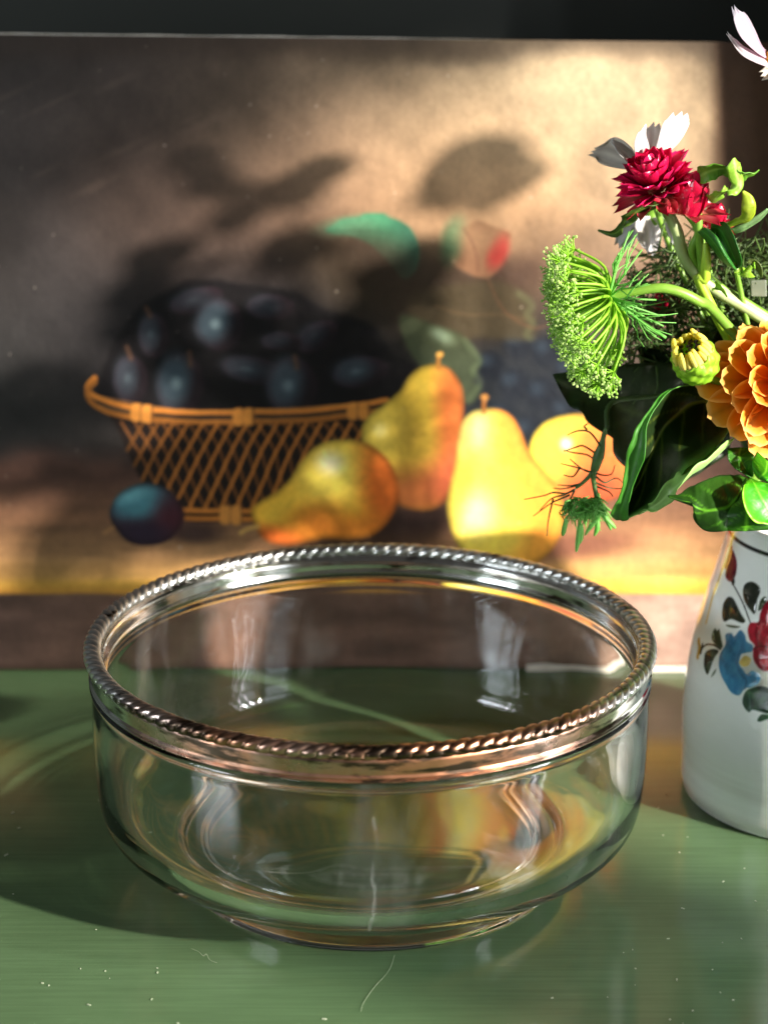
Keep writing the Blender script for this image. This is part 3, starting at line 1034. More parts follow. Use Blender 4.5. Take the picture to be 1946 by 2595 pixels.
P.ell(*v7([(840, 1450)])[0], 1.6, 1.3, 0, .7, (206, 52, 66), .8)
P.stroke(v7([(735, 1330), (800, 1300), (900, 1310)]), .35, .3, (90, 12, 24), .8)
P.stroke(v7([(790, 1060), (760, 1160), (780, 1270)]), .35, .3, (90, 12, 24), .7)
blob([(615, 1860), (650, 1770), (720, 1730), (810, 1715), (900, 1740), (1020, 1800), (1010, 1960), (900, 2000), (800, 1980), (720, 1960), (680, 1985), (630, 1930)], (30, 48, 38), (66, 100, 66))
blob([(770, 2070), (810, 2010), (900, 2010), (1000, 1990), (1000, 2060), (880, 2060), (800, 2085)], (52, 92, 58), (34, 60, 40))
P.stroke(v7([(690, 1800), (700, 1960)]), .3, .3, (96, 128, 116), .6)
relief_s = relief * .00022
V = np.stack([(vr + relief_s) * np.cos(va), (vr + relief_s) * np.sin(va), vz], -1)
me = grid_mesh('vase_body', V, NV, NA, close_v=True)
paint_attr(me, P.c)
m_vase, nt, b = mat('painted_tin_glaze')
a_ = nd(nt, 'ShaderNodeAttribute', attribute_name='pigment')
nt.links.new(a_.outputs['Color'], b.inputs['Base Color'])
b.inputs['Roughness'].default_value = .07
b.inputs['Specular IOR Level'].default_value = .5
b.inputs['Subsurface Weight'].default_value = 0
n_ = nd(nt, 'ShaderNodeTexNoise', Scale=42., Detail=3.)
nt.links.new(obj_coords(nt, (.7, .7, 3.)), n_.inputs['Vector'])
bump(nt, b, n_.outputs['Fac'], .22, .002)
link('vase_body', me, m_vase, vase)
ip = [(.0404, .1162), (.0390, .1156), (.0380, .1130), (.0385, .1080), (.0430, .0900), (.0500, .0500), (.0490, .0120), (.0006, .0100), (.0006, .0007), (.0300, .0006)]
m_in = simple('plain_white_glaze', (214, 214, 206), .2, (224, 222, 216), 20)
o_in = link('vase_lining', lathe('vase_lining', spline(ip, 5), 96), m_in, vase)

# ================================================================== the bouquet
def attr_mat(name, rough=.5, trans=.3, spec=.4, bumps=0., bscale=400., tint=1.):
    m, nt, b = mat(name)
    a = nd(nt, 'ShaderNodeAttribute', attribute_name='pigment')
    n = nd(nt, 'ShaderNodeTexNoise', Scale=180., Detail=3.)
    nt.links.new(obj_coords(nt), n.inputs['Vector'])
    mp = nd(nt, 'ShaderNodeMapRange')
    mp.inputs[3].default_value, mp.inputs[4].default_value = .86, 1.12
    nt.links.new(n.outputs['Fac'], mp.inputs[0])
    mx = nd(nt, 'ShaderNodeMix', data_type='RGBA', blend_type='MULTIPLY')
    mx.inputs[0].default_value = 1
    nt.links.new(a.outputs['Color'], mx.inputs[6])
    nt.links.new(mp.outputs[0], mx.inputs[7])
    nt.links.new(mx.outputs[2], b.inputs['Base Color'])
    b.inputs['Roughness'].default_value = rough
    b.inputs['Specular IOR Level'].default_value = spec
    if bumps:
        bn = nd(nt, 'ShaderNodeTexNoise', Scale=bscale, Detail=2.)
        nt.links.new(obj_coords(nt), bn.inputs['Vector'])
        bump(nt, b, bn.outputs['Fac'], bumps, .0006)
    t = nd(nt, 'ShaderNodeBsdfTranslucent')
    nt.links.new(mx.outputs[2], t.inputs[0])
    ms = nd(nt, 'ShaderNodeMixShader')
    ms.inputs[0].default_value = trans
    nt.links.new(b.outputs[0], ms.inputs[1])
    nt.links.new(t.outputs[0], ms.inputs[2])
    nt.links.new(ms.outputs[0], nt.nodes['Material Output'].inputs[0])
    return m


M_leaf = attr_mat('zinnia_leaf_tissue', .42, .30, .4, .5, 260)
M_petal = attr_mat('petal_tissue', .6, .45, .2, .2, 500)
M_bract = attr_mat('papery_bract', .22, .25, .6, .15, 500)
M_stem = attr_mat('stem_tissue', .45, .18, .4)
M_green = simple('fresh_green_stem', (104, 146, 46), .42, (128, 170, 62), 120, .2)
M_pale = simple('pale_green_stem', (168, 184, 124), .45, (186, 200, 146), 120, .2)
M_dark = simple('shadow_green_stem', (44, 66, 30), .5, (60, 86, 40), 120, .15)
M_umbel = simple('umbel_green', (128, 186, 34), .5, (158, 208, 60), 200, .4)
M_floret = simple('umbel_floret', (140, 192, 58), .6, (204, 222, 150), 220, .4)
M_feather = simple('feathery_green', (96, 172, 66), .5, (136, 200, 100), 200, .4)


def surf(name, G, cols, m, parent, thick=.0003):
    """G: (nu, nv, 3) sheet of points, cols (nu, nv, 3) pigment"""
    nu, nv = G.shape[:2]
    me = grid_mesh(name, G.reshape(-1, 3), nu, nv)
    paint_attr(me, cols.reshape(-1, 3))
    o = link(name, me, m, parent)
    if thick:
        md = o.modifiers.new('thickness', 'SOLIDIFY')
        md.thickness = thick
        md.offset = 0
    return o


def resample(P, n):
    P = spline(P, 10)
    s = np.r_[0, np.cumsum(np.linalg.norm(np.diff(P, axis=0), axis=1))]
    return np.stack([np.interp(np.linspace(0, s[-1], n), s, P[:, k]) for k in range(P.shape[1])], -1)


def w3(pts, ox=0., oy=0., sc=1., Y=None):
    """traced pixels (crop coordinates, optional depth) -> world points"""
    out = []
    for p in pts:
        out.append(at(ox + p[0] / sc, oy + p[1] / sc, p[2] if len(p) > 2 else Y))
    return np.array(out)


def vein_cols(nu, nv, base, vein, tip=None, nside=6, under=None, w=.035, edge=None):
    t, s = np.meshgrid(np.linspace(0, 1, nu), np.linspace(0, 1, nv), indexing='ij')
    C = np.tile(np.array(base, float), (nu, nv, 1))
    if tip is not None:
        C += (np.array(tip, float) - C) * (t ** 1.5)[..., None]
    a = np.abs(s - .5) * 2
    mid = 1 - sstep(w * .4, w * 1.4, a)
    fr = (t * nside - a * 1.3) % 1.
    side = (1 - sstep(.03, .10, np.abs(fr - .5))) * sstep(1, .5, a) * .55
    m = np.maximum(mid, side)[..., None]
    C += (np.array(vein, float) - C) * m
    if edge is not None:
        e = sstep(.86, .98, a)[..., None]
        C += (np.array(edge, float) - C) * e
    C *= (1 + (fbm(t.ravel() * 30, s.ravel() * 12, 4, 81).reshape(nu, nv) - .5) * .25)[..., None]
    return C


def loft(name, A, B, m, parent, cols=None, bulge=0., nu=44, nv=17, base=(50, 80, 30), vein=(120, 150, 60), ruffle=0., bvec=(0, 1, 0), asym=1., fold=0., seed=0, **kw):
    """sheet between two traced edges; bulge pushes the middle along bvec; fold makes a V along the midrib"""
    A, B = resample(A, nu), resample(B, nu)
    s = np.linspace(0, 1, nv)[None, :, None]
    G = A[:, None] * (1 - s) + B[:, None] * s
    t = np.linspace(0, 1, nu)[:, None, None]
    prof = (4 * s * (1 - s)) ** asym
    if fold:
        prof = prof + fold * (1 - np.abs(2 * s - 1))
    G = G + np.array(bvec, float) * bulge * prof * np.sqrt(np.sin(np.clip(t, .02, .98) * PI))
    if ruffle:
        n = (fbm((t * np.ones_like(s)).ravel() * 40, (s * np.ones_like(t)).ravel() * 6, 4.5, 90 + seed).reshape(nu, nv, 1) - .5)
        G = G + np.array(bvec, float) * n * ruffle * 2 * (np.abs(2 * s - 1) * .8 + .2)
    if cols is None:
        cols = vein_cols(nu, nv, base, vein, **kw)
    return surf(name, G, cols, m, parent)


def ribbon(name, pts, widths, wdir, m, parent, base, vein, ruffle=.0, nv=7, n=50, twist=0., cup=.3, seed=0):
    """narrow leaf along a 3-D path"""
    C = resample(pts, n)
    w = np.interp(np.linspace(0, 1, n), np.linspace(0, 1, len(widths)), widths)
    T = np.gradient(C, axis=0)
    T /= np.linalg.norm(T, axis=1)[:, None]
    G = np.zeros((n, nv, 3))
    nz = fbm(np.arange(n) * 1., np.zeros(n), 5, 300 + seed, 2) - .5
    nz2 = fbm(np.arange(n) * 1., np.zeros(n), 4, 400 + seed, 2) - .5
    for i in range(n):
        u = np.array(wdir, float)
        u -= T[i] * u.dot(T[i])
        u /= np.linalg.norm(u) + 1e-9
        v = np.cross(T[i], u)
        a = twist * i / n
        U, Vv = u * math.cos(a) + v * math.sin(a), -u * math.sin(a) + v * math.cos(a)
        for j, s in enumerate(np.linspace(-1, 1, nv)):
            G[i, j] = C[i] + U * w[i] * s * (1 + nz2[i] * ruffle * .6) + Vv * w[i] * (cup * s * s + ruffle * 2 * (nz[i] * s + nz2[i] * s * s))
    return surf(name, G, vein_cols(n, nv, base, vein, nside=0, w=.2), m, parent)


def petal_mesh(name, L, w, base, tip, cup=.25, curl=0., notch=.08, nu=12, nv=9, claw=.25, lobes=1.5, edge=None, seed=0, power=.55, stripe=.12):
    """petal along +x, width along y, face towards +z"""
    g = np.random.default_rng(seed)
    t, s = np.meshgrid(np.linspace(0, 1, nu), np.linspace(-1, 1, nv), indexing='ij')
    W = w * (claw + (1 - claw) * sstep(0, .62, t)) * np.clip(1 - ((t - .70) / .30).clip(0, 1) ** 2.4 * (1 - power), 0, 1)
    X = L * t * (1 - .10 * s * s * t) + L * notch * np.cos(s * PI * lobes) * sstep(.78, 1, t) * (1 - .25 * s * s)
    Y = W * s
    Z = W * cup * s * s + curl * L * t * t + (g.random((nu, nv)) - .5) * w * .03
    Z += w * .03 * np.cos(s * PI * 3.5) * sstep(.1, .5, t)
    G = np.stack([X, Y, Z], -1)
    C = np.array(base, float) + (np.array(tip, float) - np.array(base, float)) * sstep(.1, 1, t)[..., None]
    C *= (1 - stripe * (np.cos(s * PI * 3.5) ** 2) - .06 * np.cos(s * PI * 11) * sstep(.05, .4, t))[..., None]
    if edge is not None:
        e = np.maximum(sstep(.8, 1, np.abs(s)) * sstep(.4, .9, t), sstep(.86, 1, t))[..., None]
        C += (np.array(edge, float) - C) * e * .8
    me = grid_mesh(name, G.reshape(-1, 3), nu, nv)
    paint_attr(me, C.reshape(-1, 3))
    me.polygons.foreach_set('use_smooth', [True] * len(me.polygons))
    return me


def frame_of(axis, up=(0, 0, 1)):
    z = Vector(axis).normalized()
    x = Vector(up).cross(z)
    if x.length < 1e-4:
        x = Vector((1, 0, 0))
    x.normalize()
    y = z.cross(x)
    return Matrix((x, y, z)).transposed().to_4x4()


def whorl(root, F, me, m, name, n, r0, z0, el, off=0., jit=.06, scale=1., only=None):
    """n copies of a petal mesh round the flower's axis"""
    for i in range(n):
        a = 2 * PI * (i + off) / n + rng.normal(0, jit)
        e = el + rng.normal(0, jit * 1.2)
        k = scale * (1 + rng.normal(0, .05))
        M = F @ Matrix.Rotation(a, 4, 'Z') @ Matrix.Translation((r0, 0, z0)) @ Matrix.Rotation(-e, 4, 'Y') @ Matrix.Rotation(rng.normal(0, .12), 4, 'X') @ Matrix.Scale(k, 4)
        if only is not None and not only(M):
            continue
        o = bpy.data.objects.new(name, me)
        COL.objects.link(o)
        if not me.materials:
            me.materials.append(m)
        o.parent = root
        o.matrix_local = M


def stem_to_vase(root, start, mid=None, r=.0012, m=None, end=None, name='stem'):
    """stem from a flower base down into the vase neck; coordinates local to root"""
    o = Vector(root.location)
    if end is None:
        end = Vector((VC[0] + rng.uniform(-.015, .015), VC[1] + rng.uniform(-.015, .015), .07))
    pts = [Vector(start)] + [Vector(q) for q in (mid or [])] + [Vector(end)]
    pts = np.array([p - o for p in pts])
    return MB().tube(spline(pts, 8), [r, r * 1.1], 8).build(name, m or M_green, root)



# ---------------------------------------------------------------- orange zinnias
ZB, ZT, ZE = (206, 78, 4), (246, 156, 30), (252, 208, 130)
zk = dict(lobes=3, power=.80, edge=ZE, claw=.36)
zm = [petal_mesh('petal', .0235, .0068, ZB, ZT, .22, -.10, .022, seed=1, **zk),
      petal_mesh('petal', .0205, .0064, ZB, ZT, .28, -.05, .026, seed=2, **zk),
      petal_mesh('petal', .0172, .0056, (216, 102, 16), (242, 154, 46), .38, .06, .03, seed=3, **zk),
      petal_mesh('petal', .0134, .0045, (224, 120, 20), (248, 178, 60), .55, .14, .04, seed=4, **zk),
      petal_mesh('petal', .0092, .0030, (234, 146, 24), (252, 202, 90), .80, .22, .05, seed=5, **zk)]


def zinnia(loc, axis, label, scale=1.):
    z = thing('orange_zinnia', label, 'flower', loc, 'orange zinnias in the vase')
    F = frame_of(axis) @ Matrix.Scale(scale, 4)
    for li, (n, r0, z0, el) in enumerate(((15, .0035, -.0050, -.30), (16, .0033, -.0024, -.08), (14, .0031, .0002, .18), (13, .0028, .0026, .52), (11, .0020, .0045, .92))):
        whorl(z, F, zm[li], M_petal, 'petal', n, r0, z0, el, off=.37 * li)
    whorl(z, F, zm[4], M_petal, 'petal', 7, .0008, .0060, 1.25, off=.2, scale=.85)
    c = MB()
    for i in range(40):
        a, rr_ = rng.uniform(0, 2 * PI), .0042 * math.sqrt(rng.random())
        p = F @ Vector((rr_ * math.cos(a), rr_ * math.sin(a), .0075 + rng.uniform(0, .003)))
        c.ball(p, .0007, 5, 4)
    tag(c.build('disc_florets', simple('yellow_disc', (232, 176, 40), .6, (200, 120, 30), 300), z), kind='stuff')
    cal = lathe('calyx', [(.0006, -.0125), (.0030, -.0118), (.0052, -.0090), (.0056, -.0052), (.0046, -.003)], 20)
    o = link('calyx', cal, M_dark, z)
    o.matrix_local = F
    return z, F


pz = at(1988, 966, .012)
z1, F = zinnia(pz, (.50, -.72, .46), 'large orange double zinnia at the front of the bouquet, cut by the right picture edge', 1.02)
stem_to_vase(z1, Vector(pz) + F.to_3x3() @ Vector((0, 0, -.012)), [(.176, .045, .150)], .0017, M_green)
pz = Vector((.224, .06, .296))
z2, F = zinnia(pz, (.15, -.12, .97), 'small orange double zinnia standing tall at the right, outside of the photo', .74)
stem_to_vase(z2, pz + F.to_3x3() @ Vector((0, 0, -.008)), [(.225, .058, .21)], .0014, M_green)
# ---------------------------------------------------------------- zinnia bud just opening
bc = Vector(at(1757, 905, .004))
bud = thing('zinnia_bud', 'half-open yellow-green zinnia bud with a dark centre, left of the orange zinnia', 'flower bud', bc)
F = frame_of((-.42, -.60, .72))
t = np.linspace(0, 1, 26)
prof = spline([(.0005, -.0112), (.0040, -.0106), (.0066, -.0080), (.0078, -.0042), (.0078, -.0004), (.0072, .0028), (.0066, .0030)], 5)
nA = 60
aa = np.linspace(0, 2 * PI, nA, endpoint=False)
G = []
for r_, z_ in prof:
    k = 1 + .05 * np.cos(aa * 7 + z_ * 900) * (r_ > .003) + .03 * np.cos(aa * 11 - z_ * 1500) * (r_ > .003)
    G.append(np.stack([r_ * k * np.cos(aa), r_ * k * np.sin(aa), z_ + .0006 * np.cos(aa * 7) * (z_ > 0)], -1))
G = np.array(G)
me = grid_mesh('calyx', G.reshape(-1, 3), len(prof), nA, close_v=True)
cc = np.array([(132, 176, 40)]) + (fbm(np.tile(aa * 4, len(prof)), np.repeat(prof[:, 1] * 1500, nA), 1.6, 91)[:, None] - .5) * np.array([(90, 80, 60)])
paint_attr(me, cc)
o = link('calyx', me, M_leaf, bud)
o.matrix_local = F


def roll_mesh(L, r, c1, c2, seed):
    """young rolled petal: a bent tube"""
    V, Fc = tube_arrays(spline([(0, 0, 0), (-.0003, 0, L * .5), (-.0012, 0, L)], 4), [r * .8, r, r * .95, r * .55], 7)
    me = mesh('petal', V, Fc)
    k = np.clip(np.array(V)[:, 2] / L, 0, 1)[:, None]
    paint_attr(me, np.array(c1) + (np.array(c2) - np.array(c1)) * k)
    me.polygons.foreach_set('use_smooth', [True] * len(me.polygons))
    me.materials.append(M_petal)
    return me


rolls = [roll_mesh(.0086, .00105, (222, 210, 122), (236, 224, 100), 1), roll_mesh(.0068, .0010, (226, 206, 130), (232, 214, 80), 2)]
for i in range(24):
    a = 2 * PI * i / 24 + rng.normal(0, .04)
    o = bpy.data.objects.new('petal', rolls[i % 2 if i % 5 else 0])
    COL.objects.link(o)
    o.parent = bud
    o.matrix_local = F @ Matrix.Rotation(a, 4, 'Z') @ Matrix.Translation((.0066, 0, .0006 + rng.uniform(-.001, .0008))) @ Matrix.Rotation(rng.normal(-.10, .07), 4, 'Y')
c = MB()
for i in range(70):
    a, rr_ = rng.uniform(0, 2 * PI), .0056 * math.sqrt(rng.random())
    c.ball(F @ Vector((rr_ * math.cos(a), rr_ * math.sin(a), .0030 + rng.uniform(0, .0014))), .0006, 5, 4)
tag(c.build('dark_centre', simple('maroon_disc', (46, 10, 16), .5, (30, 8, 12), 300), bud), kind='stuff')
stem_to_vase(bud, bc + F.to_3x3() @ Vector((0, 0, -.011)), [(.166, .03, .150)], .0014, M_green)

# ---------------------------------------------------------------- crimson strawflowers
CB, CT = (160, 10, 46), (228, 34, 100)
sm_ = [petal_mesh('bract', .0135, .0026, (196, 110, 96), (168, 26, 48), .5, -.06, 0, 10, 7, claw=.55, seed=11, power=.12, lobes=.5),
       petal_mesh('bract', .0125, .0027, CB, CT, .55, .05, 0, 10, 7, claw=.55, seed=12, power=.12, lobes=.5),
       petal_mesh('bract', .0108, .0032, CB, (220, 22, 76), .55, .20, 0, 10, 7, claw=.55, seed=13, power=.30, lobes=.5),
       petal_mesh('bract', .0108, .0044, CB, (196, 22, 60), .34, .40, -.02, 12, 9, claw=.7, seed=15, power=.25, lobes=.5, stripe=.03),
      petal_mesh('bract', .0090, .0031, CB, (230, 30, 90), .55, .34, -.02, 10, 7, claw=.6, seed=14, power=.42, lobes=.5)]


def strawflower(px, py, Y, axis, label, layers, scale=1., name='strawflower'):
    c = Vector(at(px, py, Y))
    s = thing(name, label, 'flower', c, 'crimson strawflowers in the vase')
    F = frame_of(axis) @ Matrix.Scale(scale, 4)
    for li, n, r0, z0, el in layers:
        whorl(s, F, sm_[li], M_bract, 'bract', n, r0, z0, el, off=.3 * li, jit=.08)
    core = MB().ball((0, 0, .0025), .0042, 12, 8)
    o = core.build('receptacle', simple('straw_receptacle', (120, 40, 40), .6, (150, 60, 50), 200), s)
    o.matrix_local = F
    return s, F, c


LAY = [(0, 15, .0036, -.0022, .02), (1, 16, .0036, -.0006, .34), (1, 15, .0034, .0010, .62), (2, 14, .0032, .0022, .88), (2, 12, .0028, .0030, 1.10), (4, 9, .0020, .0040, 1.30)]
s1, F, c = strawflower(1664, 478, .045, (-.34, -.30, .90), 'open crimson strawflower with glossy pointed bracts, below the upper white cosmos', LAY, 1.0)
stem_to_vase(s1, c + F.to_3x3() @ Vector((0, 0, -.003)), [at(1712, 580, .045), at(1770, 702, .045), (.168, .05, .17)], .0021, M_pale)
LB = [(0, 9, .0036, -.0036, .35), (3, 8, .0052, -.0028, 1.20), (3, 7, .0044, -.0006, 1.22), (3, 5, .0028, .0014, 1.30)]
s2, F, c = strawflower(1742, 517, .040, (.20, -.25, .94), 'closed crimson strawflower bud tucked against the right of the open one', LB, .98, 'strawflower')
stem_to_vase(s2, c + F.to_3x3() @ Vector((0, 0, -.003)), [at(1768, 585, .042), at(1778, 690, .045), (.170, .052, .17)], .0015, M_green)
s3, F, c = strawflower(1806, 563, .060, (.25, -.2, .94), 'small crimson strawflower bud, right of the others behind the dark folded leaf', LB, .62)
stem_to_vase(s3, c, [at(1800, 700, .06)], .0011, M_green)
s4, F, c = strawflower(1684, 775, .070, (-.3, -.3, .9), 'small crimson strawflower bud low in the foliage under the curved umbel stem', LB, .55)
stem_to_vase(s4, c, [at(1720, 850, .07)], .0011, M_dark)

s5, F, c = strawflower(2118, 335, .045, (-.2, -.2, .95), 'open crimson strawflower at the right, outside of the photo', LAY, .9)
stem_to_vase(s5, c, [at(2080, 700, .05)], .0018, M_pale)

# ---------------------------------------------------------------- white cosmos
WB, WT = (226, 222, 216), (240, 238, 238)


def pet(parent, A, B, bul=.002, base=WB, tip=WT, ruffle=.0012, seed=0, nu=30, nv=13):
    o = Vector(parent.location)
    t, s = np.meshgrid(np.linspace(0, 1, nu), np.linspace(0, 1, nv), indexing='ij')
    C = np.array(base, float) + (np.array(tip, float) - np.array(base, float)) * t[..., None]
    C *= (1 - .14 * np.cos(s * PI * 3.5) ** 2 * sstep(.05, .3, t) * (1 - .5 * t))[..., None]
    A, B = resample(A - np.array(o), nu), resample(B - np.array(o), nu)
    G = A[:, None] * (1 - s[..., None]) + B[:, None] * s[..., None]
    bv = np.array([.2, -.9, .2])
    G = G + bv * (bul * (4 * s * (1 - s)) * np.sin(np.clip(t, .05, .95) * PI))[..., None]
    G = G + bv * (.0007 * np.cos(s * PI * 4) * sstep(.1, .5, t))[..., None]
    # toothed end
    d = (A[-1] + B[-1]) / 2 - (A[-3] + B[-3]) / 2
    d /= np.linalg.norm(d) + 1e-9
    G = G + d * (.0010 * np.cos((s - .5) * PI * 6) * sstep(.8, 1, t) - .0010 * (2 * s - 1) ** 2 * sstep(.8, 1, t))[..., None]
    return surf('petal', G, C, M_petal, parent, .00018)


def k1(p, Y=.05):
    return w3(p, 1480, 270, 5.53, Y)


co = Vector(at(1629, 412, .052))
c1_ = thing('white_cosmos', 'white cosmos seen from behind above the crimson strawflower, one petal in shade', 'flower', co, 'white cosmos in the vase')
pet(c1_, k1([(960, 700, .050), (1030, 440, .046), (1090, 250, .045), (1190, 100, .045)]), k1([(1090, 730, .052), (1310, 510, .054), (1440, 290, .055), (1485, 115, .055)]), .001)
pet(c1_, k1([(740, 800, .050), (690, 600, .046), (715, 430, .045), (810, 265, .045)]), k1([(1000, 720, .052), (1060, 560, .055), (1100, 420, .056), (1090, 250, .056)]), .0015)
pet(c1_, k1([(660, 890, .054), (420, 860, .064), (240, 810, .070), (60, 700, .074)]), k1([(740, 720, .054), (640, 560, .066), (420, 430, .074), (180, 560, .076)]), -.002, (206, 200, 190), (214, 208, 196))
pet(c1_, k1([(690, 880, .050), (600, 790, .050), (480, 670, .050), (375, 520, .052)]), k1([(760, 800, .050), (680, 650, .056), (550, 540, .060), (400, 440, .060)]), .001)
pet(c1_, k1([(780, 840, .052), (860, 780, .060), (980, 700, .064), (1100, 560, .068)]), k1([(800, 860, .052), (960, 840, .060), (1120, 780, .064), (1240, 660, .068)]), .001)
MB().ball(Vector((0, 0, 0)), .0036, 10, 7).build('receptacle', M_green, c1_)
stem_to_vase(c1_, co, [at(1672, 560, .062), at(1740, 720, .064)], .0010, M_green)


def k3(p, Y=.07):
    return w3(p, 1380, 560, 4.917, Y)


co = Vector(at(1652, 552, .080))
c2_ = thing('white_cosmos', 'white cosmos hanging behind the strawflower, petals pointing down to the umbel', 'flower', co, 'white cosmos in the vase')
pet(c2_, k3([(1150, -60), (1120, 80), (1150, 240), (1270, 400)], .070), k3([(1400, -60), (1440, 80), (1420, 280), (1390, 440)], .082), .002)
pet(c2_, k3([(1330, -40), (1420, 60), (1470, 200), (1490, 330)], .076), k3([(1440, -40), (1540, 60), (1590, 180), (1600, 300)], .074), .001)
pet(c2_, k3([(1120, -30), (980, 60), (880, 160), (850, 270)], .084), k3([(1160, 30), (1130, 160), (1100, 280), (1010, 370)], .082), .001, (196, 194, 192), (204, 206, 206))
MB().ball(Vector((0, 0, 0)), .0034, 10, 7).build('receptacle', M_green, c2_)
stem_to_vase(c2_, co, [at(1720, 640, .085)], .0010, M_green)


def k8(p, Y=.05):
    return w3(p, 1750, 0, 8.464, Y)


co = Vector(at(1962, 152, .05))
c3_ = thing('white_cosmos', 'white cosmos with a pink flush at the top right corner, two long petals in view', 'flower', co, 'white cosmos in the vase')
PK = (226, 186, 206)
pet(c3_, k8([(1720, 1300, .05), (1400, 1130, .044), (1050, 790, .040), (900, 420, .040), (870, 170, .042)]), k8([(1720, 1150, .052), (1530, 1000, .052), (1330, 600, .052), (1180, 330, .052), (985, 165, .048)]), .001, PK, (250, 246, 252))
pet(c3_, k8([(1740, 1470, .048), (1400, 1355, .042), (1130, 1225, .040), (960, 1060, .042), (775, 750, .046)]), k8([(1740, 1310, .050), (1450, 1170, .050), (1120, 1000, .048), (950, 850, .048), (810, 710, .048)]), .0015, (232, 206, 216), (244, 242, 240))
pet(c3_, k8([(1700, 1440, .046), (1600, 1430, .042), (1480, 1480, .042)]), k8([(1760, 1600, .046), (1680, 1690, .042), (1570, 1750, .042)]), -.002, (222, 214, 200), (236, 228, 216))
cm = petal_mesh('petal', .027, .0085, PK, (246, 242, 248), .15, -.06, .05, 12, 9, claw=.2, lobes=3, seed=31)
whorl(c3_, frame_of((.25, -.35, .9)), cm, M_petal, 'petal', 8, .003, 0, .25, only=lambda M: M.to_3x3().col[0].x > .2)
MB().ball(Vector((0, 0, 0)), .0042, 10, 7).build('yellow_eye', simple('cosmos_eye', (220, 170, 50), .6, (180, 120, 30), 300), c3_)
stem_to_vase(c3_, co, [(.178, .052, .25)], .0010, M_green)
cm2 = petal_mesh('petal', .026, .0085, WB, WT, .15, -.10, .05, 12, 9, claw=.2, lobes=3, seed=32)
co = Vector((.2015, .06, .238))
c4_ = thing('white_cosmos', 'white cosmos mostly outside of the right picture edge, petal corner beside the stems', 'flower', co, 'white cosmos in the vase')
whorl(c4_, frame_of((.5, -.4, .5)), cm2, M_petal, 'petal', 8, .003, 0, .1, only=lambda M: M.to_3x3().col[0].x < -.35)
MB().ball(Vector((0, 0, 0)), .0042, 10, 7).build('yellow_eye', bpy.data.materials['cosmos_eye'], c4_)
stem_to_vase(c4_, co, [], .0010, M_green)

# ---------------------------------------------------------------- green umbel
hub = Vector(at(1543, 752, .022))
um = thing('green_umbel', 'lime green lacy umbel on a curved stem at the left of the bouquet', 'flower', hub)
ua = Vector((-.80, .18, -.36)).normalized()
F = frame_of(ua)
ray, flo = MB(), MB()
n_r = 66
for i in range(n_r):
    c_ = 1 - (i + .5) / n_r * .93
    st = math.sqrt(1 - c_ * c_)
    a = i * 2.39996 + rng.normal(0, .1)
    d = (F.to_3x3() @ Vector((st * math.cos(a), st * math.sin(a), c_ * .78)))
    side = st
    L = .0205 * (1 + .52 * side * max(0, -d.z)) * rng.uniform(.9, 1.05)
    bend = F.to_3x3() @ Vector((0, 0, 1))
    p0, p1 = Vector((0, 0, 0)), d * L * .52 - bend * .0028 * side
    p2 = d * L + bend * .0045 * side
    ray.tube(spline([p0, p1, p2], 5), [.00075, .00058, .00045], 6)
    dd = (p2 - p1).normalized()
    G2 = frame_of((dd + bend * .7).normalized()).to_3x3()
    for j in range(15):
        c2 = 1 - (j + .5) / 15 * .85
        s2_ = math.sqrt(1 - c2 * c2)
        b_ = j * 2.39996 + i
        e = G2 @ Vector((s2_ * math.cos(b_), s2_ * math.sin(b_), c2))
        l2 = rng.uniform(.0040, .0058)
        q = p2 + e * l2
        ray.tube([p2, p2 + e * l2 * .5 + dd * .0003, q], .00020, 4)
        for k in range(3):
            flo.ball(q + Vector(rng.normal(0, .0006, 3)), rng.uniform(.0003, .00062), 5, 4)
tag(ray.build('umbel_rays', M_umbel, um), kind='stuff')
tag(flo.build('florets', M_floret, um, False), kind='stuff')
br = MB()
for i in range(16):
    a = i * 2 * PI / 16 + rng.normal(0, .15)
    d = (F.to_3x3() @ Vector((math.cos(a), math.sin(a), -.45))).normalized()
    L = rng.uniform(.014, .024)
    p1 = d * L * .5 - ua * .0015
    br.tube(spline([Vector((0, 0, 0)), p1, d * L - ua * .004], 5), [.0005, .0003], 5)
    for k in range(3):
        e = (d + Vector(rng.normal(0, .5, 3))).normalized()
        br.tube([p1, p1 + e * L * .35, p1 + e * L * .55 - ua * .002], [.0003, .00014], 4)
tag(br.build('bracts', M_feather, um), kind='stuff')
pts = [Vector((0, 0, 0))] + [Vector(at(*p)) - hub for p in ((1600, 739, .020), (1686, 731, .018), (1767, 762, .020), (1832, 815, .030))] + [Vector((.172, .052, .145)) - hub, Vector((.178, .058, .08)) - hub]
MB().tube(spline(pts, 10), [.0016, .0018, .0019, .0019], 10).build('stem', M_green, um)

# ---------------------------------------------------------------- feathery sprig hanging at the lower left
so_ = Vector(at(1536, 1085, .034))
fs = thing('feathery_sprig', 'thread-leaved green sprig hanging over the painted pears below the dark leaf', 'foliage', so_)


def k5(p, Y=.034):
    return w3(p, 1320, 980, 5.184, Y) - np.array(so_)


